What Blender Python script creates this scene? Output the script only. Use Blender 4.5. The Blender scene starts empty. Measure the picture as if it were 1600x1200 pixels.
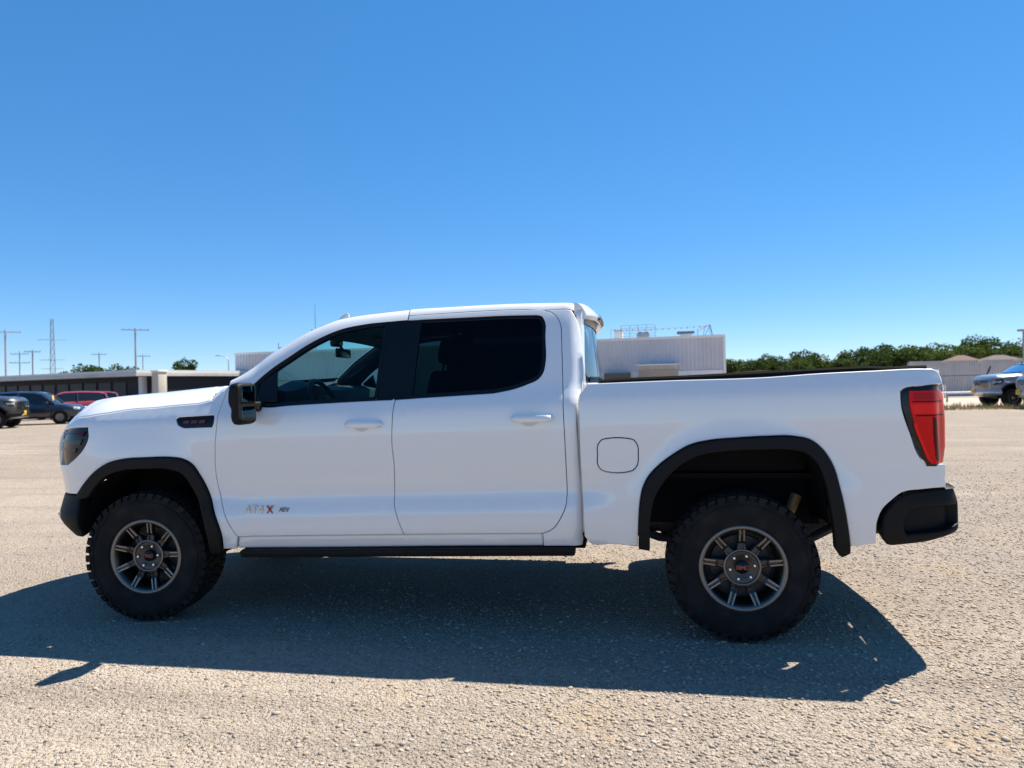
import bpy, bmesh, math, random
from mathutils import Vector, Matrix
from mathutils.geometry import delaunay_2d_cdt

# ================================================================ camera, sky, sun, exposure
scene = bpy.context.scene
col = scene.collection
SUN_DIR = Vector((-.45, -.482, -1.0)).normalized()          # the way the light travels
cam_data = bpy.data.cameras.new('camera')
cam_data.sensor_width = 36.0
cam_data.lens = 36.0 * 1098.0 / 1600.0
cam_data.dof.use_dof = True
cam_data.dof.focus_distance = 4.1
cam_data.dof.aperture_fstop = 2.8
cam_data.clip_start = .05
cam_data.clip_end = 3000.0
cam = bpy.data.objects.new('camera', cam_data)
col.objects.link(cam)
_y, _p, _r = (math.radians(a) for a in (-9.5043, .1075, -1.287))
_d = Vector((math.sin(_y) * math.cos(_p), math.cos(_y) * math.cos(_p), math.sin(_p)))
_rt = Vector((math.cos(_y), -math.sin(_y), 0)); _up = _rt.cross(_d)
_r2 = _rt * math.cos(_r) + _up * math.sin(_r); _u2 = -_rt * math.sin(_r) + _up * math.cos(_r)
cam.matrix_world = Matrix(((_r2.x, _u2.x, -_d.x, 3.1415), (_r2.y, _u2.y, -_d.y, -5.0866), (_r2.z, _u2.z, -_d.z, 1.4767), (0, 0, 0, 1)))
scene.camera = cam

world = bpy.data.worlds.new('World')
scene.world = world
world.use_nodes = True
wn = world.node_tree
wn.nodes.clear()
sky = wn.nodes.new('ShaderNodeTexSky')
sky.sky_type = 'NISHITA'
sky.sun_disc = False
sky.sun_elevation = math.asin(-SUN_DIR.z)
sky.sun_rotation = math.atan2(-SUN_DIR.x, -SUN_DIR.y)
sky.altitude = 100
sky.air_density = .7
sky.dust_density = 0.0
sky.ozone_density = 10.0
hsv = wn.nodes.new('ShaderNodeHueSaturation')
hsv.inputs['Saturation'].default_value = 1.46
hsv.inputs['Hue'].default_value = .503
gam = wn.nodes.new('ShaderNodeGamma')                      # flattens the sky's fall-off from horizon to zenith, alike in every direction
gam.inputs['Gamma'].default_value = .57
bg = wn.nodes.new('ShaderNodeBackground')
bg.inputs['Strength'].default_value = .15
wo = wn.nodes.new('ShaderNodeOutputWorld')
wn.links.new(sky.outputs[0], gam.inputs['Color'])
wn.links.new(gam.outputs[0], hsv.inputs['Color'])
wn.links.new(hsv.outputs[0], bg.inputs['Color'])
wn.links.new(bg.outputs[0], wo.inputs['Surface'])

sun_data = bpy.data.lights.new('sun', 'SUN')
sun_data.energy = 4.3
sun_data.angle = math.radians(.53)
sun_data.color = (1.0, .945, .855)
sun = bpy.data.objects.new('sun', sun_data)
sun.rotation_euler = SUN_DIR.to_track_quat('-Z', 'Y').to_euler()
sun.location = (20, 20, 40)
col.objects.link(sun)

vs = scene.view_settings
vs.view_transform = 'Standard'
vs.look = 'None'
vs.exposure = 1.22
vs.gamma = 1.0
vs.use_curve_mapping = False
scene.cycles.max_bounces = 10
scene.cycles.transparent_max_bounces = 24
scene.cycles.use_denoising = True

# ================================================================ helpers
def mat(name, base=(.8, .8, .8), rough=.5, metal=0.0, coat=0.0, coat_rough=.03, coat_ior=1.5, spec=.5, noise=None, bump=None, emit=None):
    """noise = (scale, colour2, low, high[, detail]); bump = (scale, strength, distance)"""
    m = bpy.data.materials.new(name)
    m.use_nodes = True
    nt = m.node_tree
    b = nt.nodes['Principled BSDF']
    b.inputs['Base Color'].default_value = (*base, 1)
    b.inputs['Roughness'].default_value = rough
    b.inputs['Metallic'].default_value = metal
    b.inputs['Coat Weight'].default_value = coat
    b.inputs['Coat Roughness'].default_value = coat_rough
    b.inputs['Coat IOR'].default_value = coat_ior
    b.inputs['Specular IOR Level'].default_value = spec
    if noise or bump:
        tc = nt.nodes.new('ShaderNodeTexCoord')
    if noise:
        n = nt.nodes.new('ShaderNodeTexNoise')
        n.inputs['Scale'].default_value = noise[0]
        n.inputs['Detail'].default_value = noise[4] if len(noise) > 4 else 5
        nt.links.new(tc.outputs['Object'], n.inputs['Vector'])
        r = nt.nodes.new('ShaderNodeMapRange')
        r.inputs['From Min'].default_value = noise[2]; r.inputs['From Max'].default_value = noise[3]
        nt.links.new(n.outputs['Fac'], r.inputs['Value'])
        mx = nt.nodes.new('ShaderNodeMix'); mx.data_type = 'RGBA'
        mx.inputs['A'].default_value = (*base, 1); mx.inputs['B'].default_value = (*noise[1], 1)
        nt.links.new(r.outputs[0], mx.inputs['Factor'])
        nt.links.new(mx.outputs['Result'], b.inputs['Base Color'])
    if bump:
        n2 = nt.nodes.new('ShaderNodeTexNoise')
        n2.inputs['Scale'].default_value = bump[0]; n2.inputs['Detail'].default_value = 4
        nt.links.new(tc.outputs['Object'], n2.inputs['Vector'])
        bp = nt.nodes.new('ShaderNodeBump')
        bp.inputs['Strength'].default_value = bump[1]; bp.inputs['Distance'].default_value = bump[2]
        nt.links.new(n2.outputs['Fac'], bp.inputs['Height'])
        nt.links.new(bp.outputs[0], b.inputs['Normal'])
    if emit:
        b.inputs['Emission Color'].default_value = (*emit[:3], 1); b.inputs['Emission Strength'].default_value = emit[3]
    return m

def glass_mat(name, tint, rough=0.0, ior=1.5):
    m = bpy.data.materials.new(name); m.use_nodes = True
    nt = m.node_tree; nt.nodes.clear()
    o = nt.nodes.new('ShaderNodeOutputMaterial'); mx = nt.nodes.new('ShaderNodeMixShader')
    t = nt.nodes.new('ShaderNodeBsdfTransparent'); t.inputs[0].default_value = (*tint, 1)
    g = nt.nodes.new('ShaderNodeBsdfGlossy'); g.inputs['Roughness'].default_value = rough; g.inputs[0].default_value = (.95, .97, 1, 1)
    f = nt.nodes.new('ShaderNodeFresnel'); f.inputs['IOR'].default_value = ior
    nt.links.new(f.outputs[0], mx.inputs[0]); nt.links.new(t.outputs[0], mx.inputs[1]); nt.links.new(g.outputs[0], mx.inputs[2])
    nt.links.new(mx.outputs[0], o.inputs[0])
    return m

def tag(o, label=None, cat=None, group=None, kind=None):
    if label: o['label'] = label
    if cat: o['category'] = cat
    if group: o['group'] = group
    if kind: o['kind'] = kind
    return o

def empty(name, loc=(0, 0, 0), rz=0.0):
    o = bpy.data.objects.new(name, None); col.objects.link(o)
    o.location = loc; o.rotation_euler = (0, 0, rz); o.empty_display_size = .2
    return o

def link(name, me, material, parent=None):
    o = bpy.data.objects.new(name, me); col.objects.link(o)
    if material:
        me.materials.append(material) if len(me.materials) == 0 else None
    if parent: o.parent = parent
    return o

def copy_tree(o, parent=None, swap=None):
    c = o.copy(); col.objects.link(c); c.parent = parent
    if swap and c.type == 'MESH' and len(c.material_slots):
        for sl in c.material_slots:
            if sl.material and sl.material.name in swap:
                nm = swap[sl.material.name]; sl.link = 'OBJECT'; sl.material = nm
    for ch in list(o.children): copy_tree(ch, c, swap)
    return c

class MB:
    """collects shapes, then links them as one mesh object"""
    def __init__(s): s.v = []; s.f = []
    def quad(s, a, b, c, d):
        n = len(s.v); s.v += [tuple(a), tuple(b), tuple(c), tuple(d)]; s.f.append((n, n+1, n+2, n+3)); return s
    def poly(s, pts):
        n = len(s.v); s.v += [tuple(p) for p in pts]; s.f.append(tuple(range(n, n + len(pts)))); return s
    def box(s, x0, x1, y0, y1, z0, z1):
        n = len(s.v)
        s.v += [(x0,y0,z0),(x1,y0,z0),(x1,y1,z0),(x0,y1,z0),(x0,y0,z1),(x1,y0,z1),(x1,y1,z1),(x0,y1,z1)]
        for q in ((0,3,2,1),(4,5,6,7),(0,1,5,4),(1,2,6,5),(2,3,7,6),(3,0,4,7)): s.f.append(tuple(n + i for i in q))
        return s
    def rbox(s, x0, x1, y0, y1, z0, z1, r=.01, seg=2):
        bm = bmesh.new(); bmesh.ops.create_cube(bm, size=1)
        for v in bm.verts: v.co = Vector(((x0+x1)/2 + v.co.x*(x1-x0), (y0+y1)/2 + v.co.y*(y1-y0), (z0+z1)/2 + v.co.z*(z1-z0)))
        bmesh.ops.bevel(bm, geom=bm.edges[:], offset=r, segments=seg, profile=.5, affect='EDGES')
        return s.take(bm)
    def take(s, bm, M=None):
        n = len(s.v); bm.verts.index_update()
        s.v += [tuple(M @ v.co if M else v.co) for v in bm.verts]
        s.f += [tuple(n + v.index for v in f.verts) for f in bm.faces]
        bm.free(); return s
    def add(s, o, M):
        n = len(s.v); s.v += [tuple(M @ Vector(p)) for p in o.v]; s.f += [tuple(n + i for i in q) for q in o.f]; return s
    def prism(s, pts, axis, a, b, r=0.0):
        """outline pts (u,v) extruded along axis from a to b; axis 'y': (u,v)=(x,z); 'x': (y,z); 'z': (x,y)"""
        def P(u, v, w): return (u, w, v) if axis == 'y' else ((w, u, v) if axis == 'x' else (u, v, w))
        bm = bmesh.new()
        va = [bm.verts.new(P(u, v, a)) for u, v in pts]; vb = [bm.verts.new(P(u, v, b)) for u, v in pts]
        n = len(pts)
        bm.faces.new(va); bm.faces.new(vb[::-1])
        for i in range(n): bm.faces.new((va[i], vb[i], vb[(i+1) % n], va[(i+1) % n]))
        bmesh.ops.recalc_face_normals(bm, faces=bm.faces[:])
        if r > 0: bmesh.ops.bevel(bm, geom=bm.edges[:], offset=r, segments=2, profile=.5, affect='EDGES')
        return s.take(bm)
    def tube(s, pts, rad, n=8, cap=True):
        pts = [Vector(p) for p in pts]; rs = rad if isinstance(rad, (list, tuple)) else [rad] * len(pts)
        base = len(s.v); up = None
        for i, p in enumerate(pts):
            t = (pts[min(i+1, len(pts)-1)] - pts[max(i-1, 0)]).normalized()
            if up is None: up = Vector((0,0,1)) if abs(t.z) < .9 else Vector((1,0,0))
            a = t.cross(up).normalized(); b = a.cross(t).normalized(); up = b
            for k in range(n):
                w = 2*math.pi*k/n; s.v.append(tuple(p + (a*math.cos(w) + b*math.sin(w))*rs[i]))
        for i in range(len(pts)-1):
            for k in range(n):
                q = base + i*n; s.f.append((q+k, q+(k+1) % n, q+n+(k+1) % n, q+n+k))
        if cap:
            s.f.append(tuple(base+k for k in range(n))[::-1]); q = base+(len(pts)-1)*n; s.f.append(tuple(q+k for k in range(n)))
        return s
    def lathe(s, prof, axis='y', n=64, c=(0,0,0), closed=False):
        """prof (radius, along)"""
        base = len(s.v); m = len(prof)
        for k in range(n):
            a = 2*math.pi*k/n; ca, sa = math.cos(a), math.sin(a)
            for r, h in prof:
                if axis == 'y': p = (c[0]+r*ca, c[1]+h, c[2]+r*sa)
                elif axis == 'z': p = (c[0]+r*ca, c[1]+r*sa, c[2]+h)
                else: p = (c[0]+h, c[1]+r*ca, c[2]+r*sa)
                s.v.append(p)
        for k in range(n):
            for i in range(m if closed else m-1):
                j = (i+1) % m; s.f.append((base+k*m+i, base+((k+1) % n)*m+i, base+((k+1) % n)*m+j, base+k*m+j))
        return s
    def grid(s, rows):
        base = len(s.v); m = len(rows[0])
        for r in rows: s.v += [tuple(p) for p in r]
        for i in range(len(rows)-1):
            for j in range(m-1): s.f.append((base+i*m+j, base+i*m+j+1, base+(i+1)*m+j+1, base+(i+1)*m+j))
        return s
    def mesh(s, name, smooth=None, fix=False):
        me = bpy.data.meshes.new(name); me.from_pydata(s.v, [], s.f)
        if fix:
            bm = bmesh.new(); bm.from_mesh(me); bmesh.ops.remove_doubles(bm, verts=bm.verts[:], dist=1e-5)
            bmesh.ops.recalc_face_normals(bm, faces=bm.faces[:]); bm.to_mesh(me); bm.free()
        me.update()
        if smooth is not None:
            me.shade_smooth()
            if smooth < 180: me.set_sharp_from_angle(angle=math.radians(smooth))
        return me
    def build(s, name, material, parent=None, smooth=None, fix=False):
        return link(name, s.mesh(name, smooth, fix), material, parent)

def solid(o, t, offset=-1):
    md = o.modifiers.new('thickness', 'SOLIDIFY'); md.thickness = t; md.offset = offset; return o

def catmull(pts, step, closed=False):
    """resample a polyline (any dimension) smoothly at about `step`"""
    P = [tuple(p) for p in pts]; n = len(P); out = []
    if n == 2 and not closed:
        L = math.dist(P[0], P[1]); k = max(1, round(L/step))
        return [tuple(a+(b-a)*i/k for a, b in zip(P[0], P[1])) for i in range(k+1)]
    segs = n if closed else n-1
    for i in range(segs):
        p1, p2 = P[i], P[(i+1) % n]
        p0 = P[(i-1) % n] if (closed or i > 0) else tuple(2*a-b for a, b in zip(p1, p2))
        p3 = P[(i+2) % n] if (closed or i+2 < n) else tuple(2*b-a for a, b in zip(p1, p2))
        # centripetal-ish tangents
        d0, d1, d2 = max(math.dist(p0,p1),1e-6), max(math.dist(p1,p2),1e-6), max(math.dist(p2,p3),1e-6)
        m1 = [((b-a)/d0 - (c-a)/(d0+d1) + (c-b)/d1)*d1 for a, b, c in zip(p0, p1, p2)]
        m2 = [((c-b)/d1 - (d-b)/(d1+d2) + (d-c)/d2)*d1 for b, c, d in zip(p1, p2, p3)]
        k = max(1, round(d1/step))
        for j in range(k):
            u = j/k; u2, u3 = u*u, u*u*u
            out.append(tuple((2*u3-3*u2+1)*a + (u3-2*u2+u)*ma + (3*u2-2*u3)*b + (u3-u2)*mb for a, b, ma, mb in zip(p1, p2, m1, m2)))
    if not closed: out.append(P[-1])
    return out

def lerp_tab(tab, t): # linear table
    if t <= tab[0][0]: return tab[0][1]
    for a, b in zip(tab, tab[1:]):
        if t <= b[0]: return a[1] + (b[1]-a[1])*(t-a[0])/max(b[0]-a[0], 1e-9)
    return tab[-1][1]

def loop_of(*segs, step=.02):
    out = []
    for s in segs:
        r = catmull(s, step)
        if out and math.dist(out[-1], r[0]) < 1e-4: r = r[1:]
        out += r
    if math.dist(out[0], out[-1]) < 1e-4: out.pop()
    res = [out[0]]
    for p in out[1:]:
        if math.dist(p, res[-1]) > .002: res.append(p)
    return res

def area2(lp): return sum(a[0]*b[1]-b[0]*a[1] for a, b in zip(lp, lp[1:]+lp[:1]))

def offset_loop(lp, d):
    """positive d moves inwards for a counter-clockwise loop"""
    n = len(lp); out = []
    for i in range(n):
        a, b, c = lp[i-1], lp[i], lp[(i+1) % n]
        e1 = (b[0]-a[0], b[1]-a[1]); e2 = (c[0]-b[0], c[1]-b[1])
        l1, l2 = math.hypot(*e1) or 1e-9, math.hypot(*e2) or 1e-9
        n1 = (-e1[1]/l1, e1[0]/l1); n2 = (-e2[1]/l2, e2[0]/l2)
        m = (n1[0]+n2[0], n1[1]+n2[1]); k = math.hypot(*m)
        if k < .2: m = n1; sc = 1
        else:
            m = (m[0]/k, m[1]/k); sc = min(1/max(m[0]*n1[0]+m[1]*n1[1], .35), 2.2)
        out.append((b[0]+m[0]*d*sc, b[1]+m[1]*d*sc))
    return out

def inside(lp, x, y):
    r = False; n = len(lp); j = n-1
    for i in range(n):
        xi, yi = lp[i]; xj, yj = lp[j]
        if (yi > y) != (yj > y) and x < (xj-xi)*(y-yi)/(yj-yi)+xi: r = not r
        j = i
    return r

def panel(name, outer, holes, fn, material, parent, sgn=1, gap=.0025, bev=.005, flange=.03, grid=.045, dep=0.0, hole_flange=True):
    """a sheet-metal panel: outline (s,z) on the surface fn(s,z,depth)->(x,y,z), rolled edge and return flange; sgn=-1 mirrors it in y"""
    if area2(outer) < 0: outer = outer[::-1]
    hs = [h if area2(h) < 0 else h[::-1] for h in holes]
    rings = []
    for lp in [outer] + hs:
        edge = offset_loop(lp, gap); rings.append((offset_loop(lp, gap+bev), edge))
    pts = []; edges = []
    for r1, _ in rings:
        n = len(pts); pts += r1; edges += [(n+i, n+(i+1) % len(r1)) for i in range(len(r1))]
    nb = len(pts)
    xs = [p[0] for p in rings[0][0]]; ys = [p[1] for p in rings[0][0]]
    x = min(xs)+grid*.5; row = 0
    cell = {}
    for p in pts: cell.setdefault((int(p[0]//.04), int(p[1]//.04)), []).append(p)
    while x < max(xs):
        y = min(ys)+grid*(.5 if row % 2 else .25)
        while y < max(ys):
            if inside(rings[0][0], x, y) and not any(inside(r[0], x, y) for r in rings[1:]):
                cx, cy = int(x//.04), int(y//.04)
                if not any((q[0]-x)**2+(q[1]-y)**2 < (grid*.45)**2 for i in (-1,0,1) for j in (-1,0,1) for q in cell.get((cx+i, cy+j), ())):
                    pts.append((x, y))
            y += grid
        x += grid; row += 1
    vs2, _, fs, _, _, _ = delaunay_2d_cdt([Vector(p) for p in pts], edges, [], 0, 1e-6)
    V = []; N = []; F = []
    def nrm(s, z):
        h = 2e-3
        a = Vector(fn(s+h, z, dep)) - Vector(fn(s-h, z, dep)); b = Vector(fn(s, z+h, dep)) - Vector(fn(s, z-h, dep))
        n = a.cross(b); return n.normalized() if n.length > 1e-12 else Vector((0,-1,0))
    for p in vs2:
        V.append(Vector(fn(p[0], p[1], dep))); N.append(nrm(p[0], p[1]))
    for f in fs:
        cx = sum(vs2[i][0] for i in f)/3; cy = sum(vs2[i][1] for i in f)/3
        if inside(rings[0][0], cx, cy) and not any(inside(r[0], cx, cy) for r in rings[1:]):
            a, b, c = (vs2[i] for i in f)
            F.append(tuple(f) if (b[0]-a[0])*(c[1]-a[1])-(b[1]-a[1])*(c[0]-a[0]) > 0 else tuple(f)[::-1])
    # rolled edge + flange
    for k, (r1, r2) in enumerate(rings):
        if k and not hole_flange: continue
        n = len(r1); i0 = len(V)
        for i in range(n):
            n1 = nrm(*r1[i]); V.append(Vector(fn(*r1[i], dep))); N.append(n1)
        for i in range(n):
            n1 = nrm(*r2[i]); e = Vector(fn(*r2[i], dep)); t = e - V[i0+i]; t -= n1*t.dot(n1); t = t.normalized() if t.length > 1e-9 else n1
            V.append(e - n1*bev*.35); N.append((n1*.72+t*.72).normalized())
        for i in range(n):
            n1 = nrm(*r2[i]); t = V[i0+n+i]-V[i0+i]; t -= n1*t.dot(n1); t = t.normalized() if t.length > 1e-9 else n1
            V.append(V[i0+n+i] - n1*bev + t*bev*.12); N.append(t)
        for i in range(n):
            n1 = nrm(*r2[i]); V.append(V[i0+2*n+i] - n1*flange); N.append(N[i0+2*n+i])
        for ring in range(3):
            for i in range(n):
                a = i0+ring*n+i; b = i0+ring*n+(i+1) % n; c = i0+(ring+1)*n+(i+1) % n; d = i0+(ring+1)*n+i
                F.append((a, d, c, b))
    if sgn < 0:
        V = [Vector((p.x, -p.y, p.z)) for p in V]; N = [Vector((p.x, -p.y, p.z)) for p in N]; F = [f[::-1] for f in F]
    me = bpy.data.meshes.new(name); me.from_pydata([tuple(p) for p in V], [], F); me.update()
    me.shade_smooth()
    me.normals_split_custom_set_from_vertices([tuple(n) for n in N])
    return link(name, me, material, parent)

GLYPHS = {   # letter strokes on a unit-high cell: (width, polylines)
    'G': (.82, [[(.80, .82), (.62, 1), (.18, 1), (0, .82), (0, .18), (.18, 0), (.62, 0), (.80, .18), (.80, .46), (.46, .46)]]),
    'M': (.95, [[(0, 0), (0, 1), (.47, .38), (.94, 1), (.94, 0)]]),
    'C': (.78, [[(.76, .82), (.58, 1), (.18, 1), (0, .82), (0, .18), (.18, 0), (.58, 0), (.76, .18)]]),
    'A': (.84, [[(0, 0), (.42, 1), (.84, 0)], [(.16, .34), (.68, .34)]]),
    'T': (.76, [[(0, 1), (.76, 1)], [(.38, 1), (.38, 0)]]),
    '4': (.74, [[(.54, 0), (.54, 1), (0, .32), (.74, .32)]]),
    'X': (.78, [[(0, 0), (.78, 1)], [(0, 1), (.78, 0)]]),
    'E': (.66, [[(.66, 1), (0, 1), (0, 0), (.66, 0)], [(0, .5), (.56, .5)]]),
    'V': (.80, [[(0, 1), (.40, 0), (.80, 1)]])}
def text_mesh(txt, size, depth, bold=.0, shear=0.0, spacing=1.0, stroke=.22):
    """raised lettering in the xy plane, centred, facing +z"""
    b = MB(); h = size*.72; t = h*stroke+bold; x0 = 0; gap = h*.26*spacing
    for ch in txt:
        w, lines = GLYPHS[ch]
        for ln in lines:
            for (ax, ay), (bx, by) in zip(ln, ln[1:]):
                a = Vector((x0+ax*h, ay*h)); c = Vector((x0+bx*h, by*h)); d = (c-a).normalized(); n = Vector((-d.y, d.x))*t/2; e = d*t*.42
                q = [a-e-n, c+e-n, c+e+n, a-e+n]; k = len(b.v)
                b.v += [(p.x, p.y, -depth) for p in q]+[(p.x, p.y, depth) for p in q]
                b.f += [tuple(k+i for i in f) for f in ((3, 2, 1, 0), (4, 5, 6, 7), (0, 1, 5, 4), (1, 2, 6, 5), (2, 3, 7, 6), (3, 0, 4, 7))]
        x0 += w*h+gap
    W = x0-gap
    b.v = [(p[0]-W/2, p[1]-h/2, p[2]) for p in b.v]
    return b.mesh('lettering')
# ---------------------------------------------------------------- truck side surface (metres; x to the rear, y across, z up)
def hermite(tab, t):
    n = len(tab)
    if t <= tab[0][0]:
        a, b = tab[0], tab[1]
        return a[1] + (t - a[0]) * (b[1] - a[1]) / (b[0] - a[0])
    if t >= tab[-1][0]:
        a, b = tab[-2], tab[-1]
        return b[1] + (t - b[0]) * (b[1] - a[1]) / (b[0] - a[0])
    for i in range(n - 1):
        if t <= tab[i + 1][0]: break
    def sl(k):
        if k == 0: return (tab[1][1] - tab[0][1]) / (tab[1][0] - tab[0][0])
        if k == n - 1: return (tab[-1][1] - tab[-2][1]) / (tab[-1][0] - tab[-2][0])
        return (tab[k + 1][1] - tab[k - 1][1]) / (tab[k + 1][0] - tab[k - 1][0])
    h = tab[i + 1][0] - tab[i][0]; u = (t - tab[i][0]) / h
    m0, m1 = sl(i) * h, sl(i + 1) * h
    u2, u3 = u * u, u * u * u
    return (2*u3 - 3*u2 + 1) * tab[i][1] + (u3 - 2*u2 + u) * m0 + (3*u2 - 2*u3) * tab[i + 1][1] + (u3 - u2) * m1

def sstep(a, b, t):
    t = max(0.0, min(1.0, (t - a) / (b - a)))
    return t * t * (3 - 2 * t)

W_CAB = [(.44, .945), (.50, .975), (.56, .992), (.64, 1.006), (.715, 1.006), (.76, .998), (.82, .984), (.87, .983), (.98, .994), (1.08, 1.0005),
         (1.18, 1.0015), (1.27, .9975), (1.325, .9925), (1.35, .9845), (1.39, .9635), (1.44, .936), (1.50, .912), (1.62, .870), (1.75, .818), (1.86, .768),
         (1.93, .728), (1.98, .695)]
W_BED = [(.44, .960), (.50, .978), (.56, .990), (.66, 1.001), (.76, 1.004), (.90, 1.003), (1.05, 1.005), (1.18, 1.004), (1.29, 1.000), (1.345, .9955),
         (1.37, .988), (1.41, .970), (1.47, .944), (1.53, .918)]
S0, NA, NB, NN = -0.30, 0.67, 1.0, 2.3
def _nose():
    pts = []; L = 0.0; prev = None
    for i in range(241):
        t = (i / 240.0) * math.pi / 2
        dx = NA * max(math.sin(t), 0) ** (2 / NN); y = -NB * max(math.cos(t), 0) ** (2 / NN)
        if prev: L += math.hypot(dx - prev[0], y - prev[1])
        pts.append((L, dx, y)); prev = (dx, y)
    return pts
NOSE = _nose()
NOSE_LEN = NOSE[-1][0]
def plan(s):
    """point and outward normal on the body's outline seen from above (half width 1)"""
    if s >= S0: return s, -1.0, 0.0, -1.0
    d = min(S0 - s, NOSE_LEN - 1e-6)
    lo, hi = 0, 240
    while hi - lo > 1:
        m = (lo + hi) // 2
        if NOSE[m][0] <= d: lo = m
        else: hi = m
    a, b = NOSE[lo], NOSE[hi]; u = (d - a[0]) / (b[0] - a[0])
    a0, b1 = NOSE[max(lo - 2, 0)], NOSE[min(hi + 2, 240)]
    tx, ty = -(b1[1] - a0[1]), b1[2] - a0[2]; l = math.hypot(tx, ty)
    return S0 - (a[1] + u * (b[1] - a[1])), a[2] + u * (b[2] - a[2]), -ty / l, tx / l
def rakez(x, z): return z - 0.024 * (x - 1.75)
def side(s, z, kind='cab', dep=0.0):
    zz = rakez(s, z)
    w = hermite(W_BED if kind in ('bed', 'light') else W_CAB, zz)
    if kind != 'cab' and s < 3.12 and zz < 1.0:             # the door's lower scoop runs out into the bed side
        w += (hermite(W_CAB, zz) - w) * (1 - sstep(2.86, 3.12, s)) * (1 - sstep(.9, 1.0, zz))
    if kind == 'cab':
        if s > 2.775:                                   # rounded rear corner of the cab
            r = .085; d = min(s - 2.775, r * .97); w -= r - math.sqrt(r * r - d * d)
        for (xc) in (0.0,):                             # fender swells round the front wheel
            d = math.hypot(s - xc, (z - .45))
            w += .018 * (1 - sstep(.54, .80, d)) + .012 * (1 - sstep(-.1, .75, s)) * sstep(.8, 1.1, z) * (1 - sstep(1.15, 1.4, z))
        # lower door scoop fades out towards the fender
    else:
        d = math.hypot(s - 3.745, (z - .45)); w += .020 * (1 - sstep(.60, .82, d))
        if s > 4.55: w -= .16 * (s - 4.55) ** 2 + (.9 * (s - 4.74) ** 2 if s > 4.74 else 0)
    w -= dep
    px, py, nx, ny = plan(s)
    x = px + nx * (w - 1); y = py + ny * (w - 1)
    if s < S0:
        k = (S0 - px) / NA
        x += k * (.16 * sstep(1.12, 1.46, z) + .05 * (1 - sstep(.45, .75, z)))
    return x, y, z
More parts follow.
